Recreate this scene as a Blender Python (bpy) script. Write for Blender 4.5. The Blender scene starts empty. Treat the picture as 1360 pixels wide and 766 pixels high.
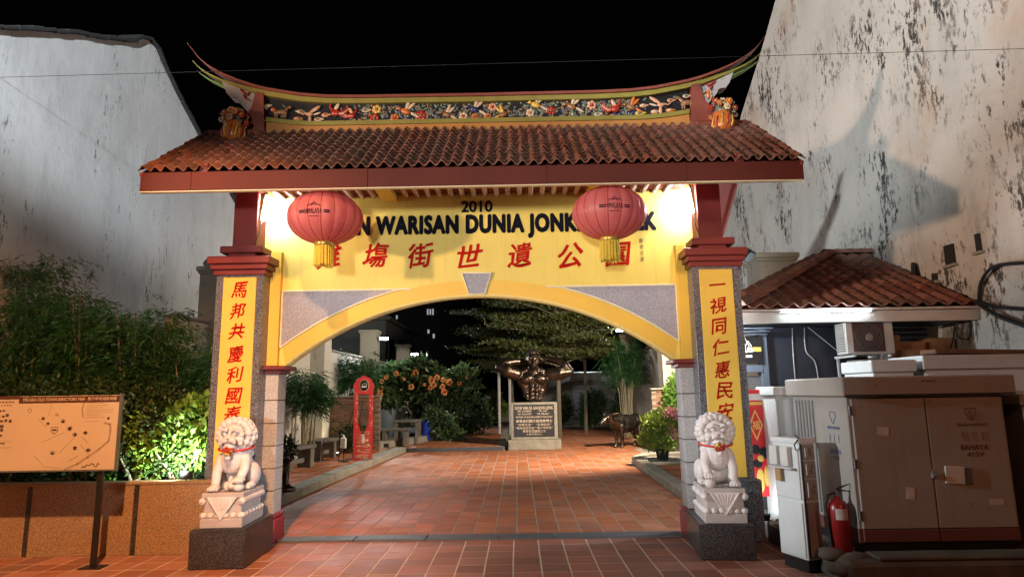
import bpy, math, random, colorsys
import numpy as np
from mathutils import Vector, Matrix, Euler
random.seed(7); rng = np.random.default_rng(7)
R = math.radians
scene = bpy.context.scene
COL = scene.collection

# ------------------------------------------------------------------ camera
cam_d = bpy.data.cameras.new("camera"); cam = bpy.data.objects.new("camera", cam_d); COL.objects.link(cam)
scene.camera = cam
F_PX, TILT, YAW, ROLL = 843.12, .1627, .0067, -.0163
cam_d.sensor_fit = 'HORIZONTAL'; cam_d.sensor_width = 36.0; cam_d.lens = F_PX / 1360 * 36.0
cam_d.clip_start = .05; cam_d.clip_end = 600
fwd = Vector((-math.sin(YAW)*math.cos(TILT), math.cos(YAW)*math.cos(TILT), math.sin(TILT)))
r0 = Vector((math.cos(YAW), math.sin(YAW), 0)); u0 = r0.cross(fwd)
rt = math.cos(ROLL)*r0 + math.sin(ROLL)*u0; up = -math.sin(ROLL)*r0 + math.cos(ROLL)*u0
cam.matrix_world = Matrix(((rt.x, up.x, -fwd.x, .464), (rt.y, up.y, -fwd.y, -7.153), (rt.z, up.z, -fwd.z, 1.6), (0, 0, 0, 1)))

# ------------------------------------------------------------------ night sky, moon
world = bpy.data.worlds.new("World"); scene.world = world; world.use_nodes = True
wn = world.node_tree.nodes; wl_ = world.node_tree.links
bg = wn["Background"]; sky_t = wn.new("ShaderNodeTexSky"); sky_t.sky_type = 'NISHITA'; sky_t.sun_disc = False
SUN_EL, SUN_ROT = R(-5.0), R(200)
sky_t.sun_elevation = SUN_EL; sky_t.sun_rotation = SUN_ROT
wl_.new(sky_t.outputs[0], bg.inputs[0]); bg.inputs[1].default_value = 0.15
scene.view_settings.view_transform = 'Standard'; scene.view_settings.look = 'None'
scene.view_settings.exposure = 0.0; scene.view_settings.gamma = 1.0
scene.view_settings.use_curve_mapping = False
try:
    scene.cycles.max_bounces = 6; scene.cycles.diffuse_bounces = 3; scene.cycles.glossy_bounces = 3
    scene.cycles.sample_clamp_indirect = 4.0; scene.cycles.use_denoising = True
    scene.cycles.caustics_reflective = False; scene.cycles.caustics_refractive = False
except Exception: pass

def lamp(name, kind, loc, target, energy, color, size=.15, cone=None, blend=.3):
    d = bpy.data.lights.new(name, kind); d.energy = energy; d.color = color
    if kind == 'SPOT':
        d.shadow_soft_size = size; d.spot_size = R(cone); d.spot_blend = blend
    elif kind == 'POINT': d.shadow_soft_size = size
    elif kind == 'SUN': d.angle = size
    o = bpy.data.objects.new(name, d); COL.objects.link(o); o.location = loc
    v = Vector(target) - Vector(loc)
    o.rotation_euler = v.to_track_quat('-Z', 'Y').to_euler()
    return o
ORANGE = (1.0, .46, .18); WARM = (1.0, .70, .52); COOL = (.86, .95, 1.0); NEUT = (1.0, .98, .94)
# street and lane lamps outside the frame; the other spots are added fills
lamp("street_lamp_light", 'SPOT', (-1.1, -6.5, 6.8), (-4.1, -.8, -.1), 4900, ORANGE, .12, 62, .9)
lamp("cabinet_fill_light", 'SPOT', (4.2, -9.0, 5.2), (4.4, -1.2, .9), 430, (1.0, .36, .15), .15, 60, 1.0)  # separate orange spot added to warm the cabinets, no lamp seen there
lamp("lane_lamp_light", 'SPOT', (-13.5, -11.6, 3.05), (6.2, 4.6, 9.2), 11500, WARM, .38, 34, .12)
lamp("left_gable_fill_light", 'SPOT', (-2.4, -10.5, 6.2), (-6.2, 2.9, 7.0), 15500, COOL, .12, 28, .7)  # unseen cool spot added to light the left gable alone
lamp("right_gable_fill_light", 'SPOT', (-9.0, -16.0, 10.0), (6.2, 4.4, 9.2), 20000, COOL, .3, 30, .5)  # added cool fill for the shadowed part of the right gable
lamp("gate_front_fill_light", 'SPOT', (-1.8, -15.0, 2.1), (-.05, 0, 2.6), 4300, NEUT, .5, 29, .35)  # white fill added low in front to brighten the gate
lamp("cabinet_side_fill_light", 'SPOT', (-5.9, -2.2, 3.3), (3.3, -.6, .95), 2700, COOL, .1, 18, .8)  # unseen spot added to whiten the cabinet sides and right lion
lamp("left_lion_fill_light", 'SPOT', (5.8, -3.7, 3.3), (-2.1, -.3, .9), 1500, COOL, .1, 12, .9)  # mirrored unseen spot, added for the left lion's inner side

# ------------------------------------------------------------------ helpers: things, parts
def wloc(o):
    v = Vector((0, 0, 0))
    while o is not None:
        v += Vector(o.location); o = o.parent
    return v
def tag(o, label=None, cat=None, group=None, kind=None):
    if label: o["label"] = label
    if cat: o["category"] = cat
    if group: o["group"] = group
    if kind: o["kind"] = kind
    return o
def thing(name, label, cat, loc=(0, 0, 0), group=None, rz=0):
    o = bpy.data.objects.new(name, None); COL.objects.link(o); o.location = loc; o.empty_display_size = .2
    o.rotation_euler = (0, 0, rz)
    return tag(o, label, cat, group)
def link(name, me, parent=None, loc=(0, 0, 0)):
    o = bpy.data.objects.new(name, me); COL.objects.link(o); o.location = loc
    if parent is not None: o.parent = parent
    return o
def copy_tree(o, parent=None):
    c = o.copy(); COL.objects.link(c)
    if parent is not None: c.parent = parent
    for ch in list(o.children): copy_tree(ch, c)
    return c

class MB:
    """collects vertices and faces, builds one mesh"""
    def __init__(s): s.v = []; s.f = []; s.m = []; s.sm = []
    def add(s, vs, fs, mi=0, smooth=False):
        b = len(s.v); s.v.extend([tuple(v) for v in vs])
        for f in fs: s.f.append(tuple(i+b for i in f)); s.m.append(mi); s.sm.append(smooth)
        return s
    def box(s, c, d, bev=0.0, rot=None, mi=0):
        hx, hy, hz = d[0]/2, d[1]/2, d[2]/2
        if bev <= 0:
            vs = [(x, y, z) for x in (-hx, hx) for y in (-hy, hy) for z in (-hz, hz)]
            fs = [(0, 1, 3, 2), (4, 6, 7, 5), (0, 4, 5, 1), (2, 3, 7, 6), (0, 2, 6, 4), (1, 5, 7, 3)]
        else:
            b = min(bev, hx*.9, hy*.9, hz*.9); vs = []; idx = {}
            for sx in (-1, 1):
                for sy in (-1, 1):
                    for sz in (-1, 1):
                        for a in range(3):
                            p = [sx*(hx-b), sy*(hy-b), sz*(hz-b)]; p[a] = (sx*hx, sy*hy, sz*hz)[a]
                            idx[(sx, sy, sz, a)] = len(vs); vs.append(tuple(p))
            fs = []
            for a in range(3):
                o1, o2 = [(1, 2), (2, 0), (0, 1)][a]
                for sg in (-1, 1):
                    q = []
                    for (p1, p2) in ((-1, -1), (1, -1), (1, 1), (-1, 1)):
                        k = [0, 0, 0]; k[a] = sg; k[o1] = p1; k[o2] = p2; q.append(idx[(k[0], k[1], k[2], a)])
                    fs.append(tuple(q if sg > 0 else q[::-1]))
            for a in range(3):
                o1, o2 = [(1, 2), (2, 0), (0, 1)][a]
                for s1 in (-1, 1):
                    for s2 in (-1, 1):
                        k0 = [0, 0, 0]; k1 = [0, 0, 0]; k0[a] = -1; k1[a] = 1
                        for k in (k0, k1): k[o1] = s1; k[o2] = s2
                        q = [idx[(*k0, o1)], idx[(*k1, o1)], idx[(*k1, o2)], idx[(*k0, o2)]]
                        fs.append(tuple(q if s1*s2 > 0 else q[::-1]))
            for sx in (-1, 1):
                for sy in (-1, 1):
                    for sz in (-1, 1):
                        q = [idx[(sx, sy, sz, a)] for a in range(3)]
                        fs.append(tuple(q if sx*sy*sz > 0 else q[::-1]))
        M = rot if rot is not None else None
        c = Vector(c)
        if M is not None: vs = [(M @ Vector(v)) + c for v in vs]
        else: vs = [Vector(v) + c for v in vs]
        return s.add(vs, fs, mi)
    def prism(s, pts, y0, y1, axis=1, mi=0, smooth=False):
        """polygon pts (2d) extruded along axis between y0,y1 (axis 1: pts are x,z ; 0: y,z ; 2: x,y)"""
        n = len(pts)
        def P(p, t): return {1: (p[0], t, p[1]), 0: (t, p[0], p[1]), 2: (p[0], p[1], t)}[axis]
        vs = [P(p, y0) for p in pts] + [P(p, y1) for p in pts]
        fs = [tuple(range(n)), tuple(range(2*n-1, n-1, -1))]
        for i in range(n):
            j = (i+1) % n; fs.append((j, i, i+n, j+n))
        return s.add(vs, fs, mi, smooth)
    def tube(s, pts, r, n=8, mi=0, cap=True, closed=False):
        pts = [Vector(p) for p in pts]; m = len(pts)
        rs = r if isinstance(r, (list, tuple)) else [r]*m
        vs = []; fs = []; prev = None
        for i, p in enumerate(pts):
            if closed: t = pts[(i+1) % m] - pts[i-1]
            else: t = pts[min(i+1, m-1)] - pts[max(i-1, 0)]
            t = t.normalized() if t.length > 1e-9 else Vector((0, 0, 1))
            if prev is None:
                a = Vector((0, 0, 1)) if abs(t.z) < .9 else Vector((1, 0, 0)); u = t.cross(a).normalized()
            else:
                u = prev - t*prev.dot(t); u = u.normalized() if u.length > 1e-6 else t.orthogonal().normalized()
            prev = u; w = t.cross(u)
            for k in range(n):
                an = 2*math.pi*k/n; vs.append(p + rs[i]*(math.cos(an)*u + math.sin(an)*w))
        for i in range(m if closed else m-1):
            for k in range(n):
                a, b = i*n+k, i*n+(k+1) % n; c = (i+1) % m*n
                fs.append((a, b, c+(k+1) % n, c+k))
        s.add(vs, fs, mi, True)
        if cap and not closed:
            s.add([vs[k] for k in range(n)], [tuple(range(n-1, -1, -1))], mi)
            s.add([vs[(m-1)*n+k] for k in range(n)], [tuple(range(n))], mi)
        return s
    def lathe(s, prof, c=(0, 0, 0), n=24, mi=0, smooth=True, fn=None):
        vs = []; fs = []; m = len(prof)
        for i, (r, z) in enumerate(prof):
            for k in range(n):
                a = 2*math.pi*k/n; rr = r*(fn(a, z) if fn else 1)
                vs.append((c[0]+rr*math.cos(a), c[1]+rr*math.sin(a), c[2]+z))
        for i in range(m-1):
            for k in range(n):
                fs.append((i*n+k, i*n+(k+1) % n, (i+1)*n+(k+1) % n, (i+1)*n+k))
        if prof[0][0] > 1e-5: fs.append(tuple(range(n-1, -1, -1)))
        if prof[-1][0] > 1e-5: fs.append(tuple((m-1)*n+k for k in range(n)))
        return s.add(vs, fs, mi, smooth)
    def ball(s, c, r, n=10, m=6, mi=0, rot=None):
        if not isinstance(r, (list, tuple)): r = (r, r, r)
        vs = [(0, 0, r[2])]; fs = []
        for i in range(1, m):
            t = math.pi*i/m
            for k in range(n):
                a = 2*math.pi*k/n; vs.append((r[0]*math.sin(t)*math.cos(a), r[1]*math.sin(t)*math.sin(a), r[2]*math.cos(t)))
        vs.append((0, 0, -r[2]))
        for k in range(n): fs.append((0, 1+k, 1+(k+1) % n)); fs.append((len(vs)-1, 1+(m-2)*n+(k+1) % n, 1+(m-2)*n+k))
        for i in range(m-2):
            for k in range(n):
                a = 1+i*n; fs.append((a+k, a+n+k, a+n+(k+1) % n, a+(k+1) % n))
        M = rot if rot is not None else Matrix.Identity(3); c = Vector(c)
        return s.add([M @ Vector(v) + c for v in vs], fs, mi, True)
    def quad(s, a, b, c, d, mi=0): return s.add([a, b, c, d], [(0, 1, 2, 3)], mi)
    def mesh(s, name, mats, org=(0, 0, 0)):
        me = bpy.data.meshes.new(name); o = Vector(org)
        me.from_pydata([(v[0]-o.x, v[1]-o.y, v[2]-o.z) for v in s.v], [], s.f)
        for m in (mats if isinstance(mats, (list, tuple)) else [mats]): me.materials.append(m)
        me.polygons.foreach_set("material_index", s.m); me.polygons.foreach_set("use_smooth", s.sm)
        me.update(); return me
    def build(s, name, mats, parent=None, world=True, loc=(0, 0, 0)):
        """world=True: vertices are world coordinates (parents unrotated); else local to the parent"""
        org = wloc(parent) if (world and parent is not None) else (0, 0, 0)
        return link(name, s.mesh(name, mats, org), parent, loc)

def rotz(a): return Matrix.Rotation(a, 3, 'Z')
def eul(x, y, z): return Euler((x, y, z)).to_matrix()

def fill_mesh(name, V, Fq, mats, parent=None, smooth=False, mi=None):
    """numpy mesh of quads or triangles"""
    me = bpy.data.meshes.new(name); V = np.asarray(V, np.float32); Fq = np.asarray(Fq, np.int32); k = Fq.shape[1]
    me.vertices.add(len(V)); me.vertices.foreach_set("co", V.ravel())
    me.loops.add(Fq.size); me.loops.foreach_set("vertex_index", Fq.ravel())
    me.polygons.add(len(Fq)); me.polygons.foreach_set("loop_start", np.arange(0, Fq.size, k, dtype=np.int32))
    for m in (mats if isinstance(mats, (list, tuple)) else [mats]): me.materials.append(m)
    if mi is not None: me.polygons.foreach_set("material_index", np.asarray(mi, np.int32))
    if smooth: me.polygons.foreach_set("use_smooth", np.ones(len(Fq), bool))
    me.update(); me.validate()
    return link(name, me, parent)

def text_geo(txt, bold=0.0, spacing=1.0, ext=.5, shear=0.0, res=3):
    c = bpy.data.curves.new("txt", 'FONT'); c.body = txt; c.size = 1; c.offset = 0; c.space_character = spacing
    c.shear = shear; c.extrude = .01*ext; c.resolution_u = res; c.fill_mode = 'BOTH'
    o = bpy.data.objects.new("txt", c); COL.objects.link(o)
    dg = bpy.context.evaluated_depsgraph_get(); me = bpy.data.meshes.new_from_object(o.evaluated_get(dg))
    n = len(me.vertices); V = np.zeros(n*3, np.float32); me.vertices.foreach_get("co", V); V = V.reshape(-1, 3)
    F = [tuple(p.vertices) for p in me.polygons]
    bpy.data.objects.remove(o); bpy.data.curves.remove(c); bpy.data.meshes.remove(me)
    if n == 0: return np.zeros((1, 3)), []
    V[:, 0] -= (V[:, 0].min()+V[:, 0].max())/2; V[:, 1] -= (V[:, 1].min()+V[:, 1].max())/2
    return V, F
def put_text(mb, txt, c, w=None, h=None, u=(1, 0, 0), v=(0, 0, 1), depth=.004, mi=0, rot=0.0, warp=None, **kw):
    """lettering centred at c, reading along u, standing along v, raised by depth"""
    wob = kw.pop('wob', 0)
    V, F = text_geo(txt, **kw)
    if not F: return
    if wob:
        a = random.uniform(0, 6.28); x0 = V[:, 0].copy(); V[:, 0] += wob*np.sin(7*V[:, 1]+a)+wob*.6*np.sin(17*V[:, 1]+2*a); V[:, 1] += wob*np.sin(6*x0+2*a)+.10*x0*(1 if wob > .01 else 0)
    sx = np.ptp(V[:, 0]); sy = np.ptp(V[:, 1])
    kx = w/sx if w else None; ky = h/sy if h else None
    kx = kx if kx else ky; ky = ky if ky else kx
    u, v, c = Vector(u), Vector(v), Vector(c); nrm = u.cross(v)
    fat = kw.get('bold', 0.0)
    if fat > 0:
        n0 = len(V); V0 = V; F0 = F; F = list(F); V = [V0]; hz = np.ptp(V0[:, 2]) or 1
        for q in range(8):
            a = q*math.pi/4; Vq = V0.copy(); Vq[:, 0] += fat*math.cos(a)*(ky/kx)**.5; Vq[:, 1] += fat*math.sin(a); Vq[:, 2] += np.where(Vq[:, 2] > 0, hz*.02*(q+1), 0)
            V.append(Vq); F += [tuple(i+n0*(q+1) for i in f) for f in F0]
        V = np.concatenate(V)
    zr = np.ptp(V[:, 2]) or 1
    out = []
    cr, sr = math.cos(rot), math.sin(rot)
    for p in V:
        x, y, z = p[0]*kx, p[1]*ky, (p[2]-V[:, 2].min())/zr*depth
        x, y = x*cr-y*sr, x*sr+y*cr
        q = c + u*x + v*y + nrm*z
        out.append(warp(q) if warp else q)
    mb.add(out, F, mi)

# ------------------------------------------------------------------ materials
def lin(c): return tuple(c) + (1.0,)
class NT:
    def __init__(s, name):
        m = bpy.data.materials.new(name); m.use_nodes = True; s.m = m; s.n = m.node_tree.nodes; s.l = m.node_tree.links
        s.b = s.n["Principled BSDF"]; s.co = s.n.new("ShaderNodeTexCoord").outputs["Object"]
    def noise(s, scale, detail=4, rough=.6, stretch=None, off=None, vec=None):
        t = s.n.new("ShaderNodeTexNoise"); t.inputs["Scale"].default_value = scale
        t.inputs["Detail"].default_value = detail; t.inputs["Roughness"].default_value = rough
        v = vec or s.co
        if stretch or off:
            mp = s.n.new("ShaderNodeMapping"); s.l.new(v, mp.inputs[0]); v = mp.outputs[0]
            if stretch: mp.inputs["Scale"].default_value = stretch
            if off: mp.inputs["Location"].default_value = off
        s.l.new(v, t.inputs["Vector"]); return t.outputs["Fac"]
    def vor(s, scale, feat='F1', out="Distance", stretch=None, rnd=1.0):
        t = s.n.new("ShaderNodeTexVoronoi"); t.inputs["Scale"].default_value = scale; t.feature = feat
        t.inputs["Randomness"].default_value = rnd
        v = s.co
        if stretch:
            mp = s.n.new("ShaderNodeMapping"); s.l.new(v, mp.inputs[0]); v = mp.outputs[0]; mp.inputs["Scale"].default_value = stretch
        s.l.new(v, t.inputs["Vector"]); return t.outputs[out]
    def ramp(s, x, stops, interp='LINEAR'):
        r = s.n.new("ShaderNodeValToRGB"); r.color_ramp.interpolation = interp
        e = r.color_ramp.elements
        while len(e) < len(stops): e.new(.5)
        for i, (p, c) in enumerate(stops):
            e[i].position = p; e[i].color = (c, c, c, 1) if isinstance(c, (int, float)) else lin(c)
        s.l.new(x, r.inputs[0]); return r.outputs[0]
    def mix(s, fac, a, b, mode='MIX'):
        x = s.n.new("ShaderNodeMix"); x.data_type = 'RGBA'; x.blend_type = mode; x.clamp_result = True
        for sock, val in ((x.inputs[0], fac), (x.inputs[6], a), (x.inputs[7], b)):
            if hasattr(val, 'is_linked'): s.l.new(val, sock)
            elif isinstance(val, (int, float)): sock.default_value = val
            else: sock.default_value = lin(val)
        return x.outputs[2]
    def math(s, op, a, b=0.0):
        x = s.n.new("ShaderNodeMath"); x.operation = op
        for k, val in enumerate((a, b)):
            if hasattr(val, 'is_linked'): s.l.new(val, x.inputs[k])
            else: x.inputs[k].default_value = val
        return x.outputs[0]
    def rand(s):
        oi = s.n.new("ShaderNodeObjectInfo").outputs["Random"]; g = s.n.new("ShaderNodeNewGeometry").outputs["Random Per Island"]
        return s.math('FRACT', s.math('ADD', oi, g))
    def bump(s, h, strength=.3, dist=.01):
        b = s.n.new("ShaderNodeBump"); b.inputs["Strength"].default_value = strength; b.inputs["Distance"].default_value = dist
        s.l.new(h, b.inputs["Height"])
        if s.b.inputs["Normal"].is_linked: s.l.new(s.b.inputs["Normal"].links[0].from_socket, b.inputs["Normal"])
        s.l.new(b.outputs[0], s.b.inputs["Normal"]); return s
    def col(s, c):
        if hasattr(c, 'is_linked'): s.l.new(c, s.b.inputs["Base Color"])
        else: s.b.inputs["Base Color"].default_value = lin(c)
        return s
    def set(s, rough=.6, metal=0.0, spec=None, emit=None, estr=0.0, coat=None, trans=None, sheen=None):
        I = s.b.inputs
        if hasattr(rough, 'is_linked'): s.l.new(rough, I["Roughness"])
        else: I["Roughness"].default_value = rough
        I["Metallic"].default_value = metal
        if spec is not None: I["Specular IOR Level"].default_value = spec
        if emit is not None: I["Emission Color"].default_value = lin(emit); I["Emission Strength"].default_value = estr
        if coat: I["Coat Weight"].default_value = coat
        if trans: I["Transmission Weight"].default_value = trans
        return s.m
def dark(c, k): return tuple(x*k for x in c)

def paint(name, c, rough=.55, var=.25, scale=3.0, bump=.08, dirt=None, spec=None, metal=0.0):
    t = NT(name); n1 = t.noise(scale, 5); n2 = t.noise(scale*9, 3)
    f = t.ramp(n1, [(.3, 0.0), (.72, 1.0)])
    cc = t.mix(f, dark(c, 1-var), c)
    if dirt is not None:
        g = t.ramp(t.noise(scale*.8, 6, .7, off=(3, 7, 1)), [(.52, 0.0), (.75, 1.0)]); cc = t.mix(t.math('MULTIPLY', g, .55), cc, dirt)
    t.col(cc)
    if bump: t.bump(n2, bump, .004)
    r = t.ramp(n1, [(.2, max(.05, rough-.08)), (.8, min(1, rough+.1))])
    return t.set(r, metal, spec)
def granite(name, c, sp, rough=.35, scale=90, thr=.5, c3=None, big=.2):
    t = NT(name)
    v = t.vor(scale, out="Color"); sepn = t.n.new("ShaderNodeSeparateColor"); t.l.new(v, sepn.inputs[0])
    f = t.ramp(sepn.outputs[0], [(max(0, thr-.06), 0.0), (min(1, thr+.06), 1.0)])
    cc = t.mix(f, c, sp)
    if c3: cc = t.mix(t.ramp(sepn.outputs[1], [(.8, 0.0), (.88, 1.0)]), cc, c3)
    cc = t.mix(t.ramp(t.noise(2.2, 5), [(.3, 0.0), (.75, big)]), cc, dark(c, .45))
    t.col(cc); t.bump(sepn.outputs[2], .06, .002)
    return t.set(rough)
def emitter(name, c, s):
    t = NT(name); t.col((0.8, .8, .8)); return t.set(.4, emit=c, estr=s)

M = {}
# weathered lime plaster of the shop-house side walls
def plaster(name, base, mould, amount, streak=(1, 2.2, .55), seed=0, rust=None):
    t = NT(name)
    big = t.ramp(t.noise(.5, 6, .62, off=(seed, 1, 2)), [(.35, 0.0), (.66, 1.0)])
    cc = t.mix(big, dark(base, .8), base)
    fine = t.noise(2.1, 9, .72, stretch=streak, off=(seed, 4, 1)); flake = t.noise(11, 6, .75, stretch=streak, off=(2, seed, 5))
    mask = t.ramp(t.noise(.55, 5, .65, off=(seed*2, 9, 3)), [(.44, 0.0), (.56, 1.0)])
    s = t.math('MULTIPLY', fine, flake)
    m1 = t.ramp(s, [(.335 - amount*.05, 0.0), (.365 - amount*.05, 1.0)])
    m1 = t.math('MULTIPLY', m1, mask)
    cc = t.mix(t.math('MULTIPLY', m1, .93), cc, mould)
    soft = t.ramp(t.noise(1.4, 6, .7, stretch=streak, off=(7, seed, 2)), [(.5, 0.0), (.8, 1.0)])
    cc = t.mix(t.math('MULTIPLY', soft, .28), cc, dark(mould, 4))
    spots = t.ramp(t.noise(26, 3, .6), [(.68, 0.0), (.72, 1.0)]); cc = t.mix(t.math('MULTIPLY', spots, .7), cc, mould)
    if rust:
        g = t.ramp(t.noise(.55, 5, .65, off=(1.3, 5, seed)), [(.55, 0.0), (.72, 1.0)]); cc = t.mix(t.math('MULTIPLY', g, .6), cc, rust)
    t.col(cc); t.bump(fine, .25, .02); t.bump(t.noise(1.3, 5), .3, .06); t.bump(m1, .25, .006)
    return t.set(.88, spec=.2)
M['wall_left'] = plaster('lime_plaster_grey', (.60, .60, .60), (.02, .02, .018), .35, seed=3)
M['wall_right'] = plaster('lime_plaster_stained', (.60, .57, .52), (.018, .017, .015), 1.35, streak=(1, 1.25, .55), seed=11, rust=(.42, .28, .18))
M['plaster_cream'] = plaster('cream_render', (.56, .54, .47), (.05, .05, .04), .0, seed=5)
M['coping'] = paint('black_coping', (.02, .02, .02), .9)
def terracotta(name, c, var, rough=.6, obj=True, grime=.3):
    t = NT(name); r = t.rand()
    hsv = t.n.new("ShaderNodeHueSaturation"); hsv.inputs["Color"].default_value = lin(c)
    t.l.new(t.math('ADD', t.math('MULTIPLY', r, var*2), 1-var), hsv.inputs["Value"])
    t.l.new(t.math('ADD', t.math('MULTIPLY', t.math('FRACT', t.math('MULTIPLY', r, 7.3)), .2), .9), hsv.inputs["Saturation"])
    g = t.n.new("ShaderNodeNewGeometry").outputs["Position"]
    n1 = t.noise(.9, 6, .65, vec=g); n2 = t.noise(60, 3, .6, vec=g); n3 = t.noise(5, 5, .65, vec=g)
    cc = t.mix(t.math('MULTIPLY', t.ramp(n1, [(.42, 0.0), (.7, 1.0)]), grime), hsv.outputs[0], (.16, .13, .10))
    cc = t.mix(t.math('MULTIPLY', t.ramp(n3, [(.5, 0.0), (.75, 1.0)]), .35), cc, dark(c, .5))
    sp = t.ramp(t.noise(17, 2, .5, vec=g), [(.70, 0.0), (.74, 1.0)]); cc = t.mix(t.math('MULTIPLY', sp, .6), cc, (.06, .05, .045))
    t.col(cc); t.bump(n2, .12, .003); t.bump(n3, .1, .006)
    return t.set(t.ramp(n1, [(.3, rough-.15), (.7, rough+.12)]), spec=.3)
M['tile_front'] = terracotta('terracotta_paver', (.34, .14, .092), .26, .62, grime=.45)
M['tile_court'] = terracotta('terracotta_courtyard_tile', (.46, .155, .066), .22, .66, grime=.3)
M['roof_tile'] = terracotta('clay_roof_tile', (.205, .078, .052), .36, .8, grime=.6)
M['grout'] = paint('pale_grout', (.70, .60, .50), .9, .25, 4, .2)
M['grout_dark'] = paint('dirty_grout', (.46, .38, .30), .9, .4, 4, .2)
M['asphalt'] = paint('dark_paving', (.05, .045, .04), .9, .3, 6, .3)
M['slate'] = paint('grey_threshold_stone', (.10, .11, .12), .6, .35, 6, .2)
M['concrete'] = paint('old_concrete', (.33, .30, .25), .9, .4, 3, .35, dirt=(.08, .075, .06))
M['concrete_dark'] = paint('mossy_concrete', (.13, .115, .09), .9, .5, 4, .5, dirt=(.03, .03, .025))
M['kerb'] = paint('kerb_stone', (.38, .34, .27), .85, .35, 5, .3, dirt=(.12, .10, .08))
M['granite_dark'] = granite('dark_granite', (.045, .045, .052), (.20, .20, .225), .25, 190, .6, (.34, .33, .35))
M['granite_black'] = granite('black_granite', (.013, .012, .013), (.06, .052, .05), .3, 170, .66, (.12, .11, .105))
M['granite_light'] = granite('light_granite', (.42, .41, .41), (.58, .57, .56), .5, 200, .5, (.20, .19, .19))
M['granite_grey'] = granite('grey_stucco', (.27, .28, .33), (.45, .46, .52), .8, 260, .5, (.17, .17, .20), .15)
M['granite_orange'] = granite('brown_granite', (.26, .17, .10), (.46, .29, .16), .6, 200, .5, (.12, .07, .045))
def streaked(name, c, dirt):
    t = NT(name); n1 = t.noise(1.6, 5); st = t.noise(3.2, 6, .7, stretch=(3.5, 3.5, .22)); n3 = t.noise(34, 4, .7)
    cc = t.mix(t.ramp(n1, [(.3, 0.0), (.72, 1.0)]), dark(c, .86), c)
    cc = t.mix(t.math('MULTIPLY', t.ramp(st, [(.50, 0.0), (.78, 1.0)]), .5), cc, dirt)
    cc = t.mix(t.math('MULTIPLY', t.ramp(n3, [(.64, 0.0), (.70, 1.0)]), .35), cc, dark(dirt, .6))
    t.col(cc); t.bump(n3, .10, .004); t.bump(n1, .2, .02); return t.set(t.ramp(n1, [(.2, .42), (.8, .6)]))
M['yellow'] = streaked('golden_yellow_paint', (.80, .64, .125), (.54, .40, .075)) if True else paint('golden_yellow_paint', (.84, .58, .11), .5, .14, 1.8, .12, dirt=(.60, .36, .06))
M['yellow_deep'] = paint('deep_yellow_paint', (.83, .53, .06), .5, .12, 1.8, .1)
M['scroll'] = paint('scroll_yellow', (.83, .55, .08), .5, .12, 3, .15)
M['red_trim'] = paint('dark_red_gloss', (.20, .030, .026), .38, .2, 3, .06)
M['red_base'] = paint('pink_red_paint', (.36, .045, .065), .45, .25, 4, .1)
M['fascia'] = paint('oxide_red_fascia', (.11, .026, .019), .65, .25, 1.5, .08, spec=.2)
M['timber_red'] = paint('red_timber', (.26, .055, .045), .55, .25, 5, .1)
M['timber_pink'] = paint('pink_soffit', (.72, .50, .43), .6, .3, 6, .1)
M['yellow_lit'] = paint('lit_yellow_paint', (.86, .76, .30), .5, .12, 3, .08)
M['bench'] = paint('bench_concrete', (.20, .18, .15), .9, .4, 3, .35, dirt=(.06, .055, .045))
M['trim_white'] = paint('pale_trim', (.78, .72, .50), .6, .1, 6, .05)
M['ink_red'] = paint('red_lettering', (.46, .012, .008), .85, .2, 9, .05, spec=.08)
M['ink_navy'] = paint('navy_lettering', (.006, .007, .014), .85, .2, 6, .04, spec=.1)
M['ink_faint'] = paint('faint_ink', (.30, .25, .08), .6, .2, 9)
M['ridge_red'] = paint('ridge_red', (.23, .055, .035), .5, .25, 5, .1)
M['ridge_olive'] = paint('ridge_olive', (.25, .21, .035), .6, .25, 5, .1)
M['ridge_lime'] = paint('ridge_lime', (.22, .42, .06), .5, .2, 5, .1)
M['ridge_orange'] = paint('ridge_orange', (.44, .19, .04), .6, .2, 5, .1)
M['frieze_black'] = paint('frieze_black', (.014, .012, .014), .4, .3, 8, .1)
M['wing_grey'] = paint('wing_plaster', (.42, .38, .38), .7, .2, 5, .15)
M['porc_red'] = paint('porcelain_red', (.42, .035, .02), .25, .3, 14, .1)
M['porc_orange'] = paint('porcelain_orange', (.60, .17, .035), .25, .3, 14, .1)
M['porc_cream'] = paint('porcelain_cream', (.68, .52, .34), .25, .25, 14, .1)
M['porc_peach'] = paint('porcelain_peach', (.66, .34, .20), .25, .25, 14, .1)
M['porc_brown'] = paint('porcelain_brown', (.30, .14, .06), .25, .3, 14, .1)
M['porc_green'] = paint('porcelain_green', (.16, .19, .14), .25, .4, 14, .1)
M['porc_blue'] = paint('porcelain_blue', (.04, .05, .13), .25, .3, 14, .1)
M['porc_yellow'] = paint('porcelain_yellow', (.72, .45, .08), .25, .25, 14, .1)
def marble(name, c, c2):
    t = NT(name); n1 = t.noise(5, 6, .65); n2 = t.noise(40, 4, .65)
    cc = t.mix(t.ramp(n1, [(.35, 0.0), (.7, 1.0)]), c2, c)
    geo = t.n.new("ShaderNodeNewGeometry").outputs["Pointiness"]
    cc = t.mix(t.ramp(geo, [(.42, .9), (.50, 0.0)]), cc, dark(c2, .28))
    t.col(cc); t.bump(n2, .25, .004); return t.set(.65)
M['marble'] = marble('carved_stone', (.72, .65, .62), (.56, .48, .45))
def bronze(name, c, c2):
    t = NT(name); n1 = t.noise(3, 6, .65); n2 = t.noise(22, 4, .65)
    t.col(t.mix(t.ramp(n1, [(.35, 0.0), (.7, 1.0)]), c2, c)); t.bump(n2, .15, .01)
    return t.set(t.ramp(n2, [(.3, .20), (.7, .42)]), .9)
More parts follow.
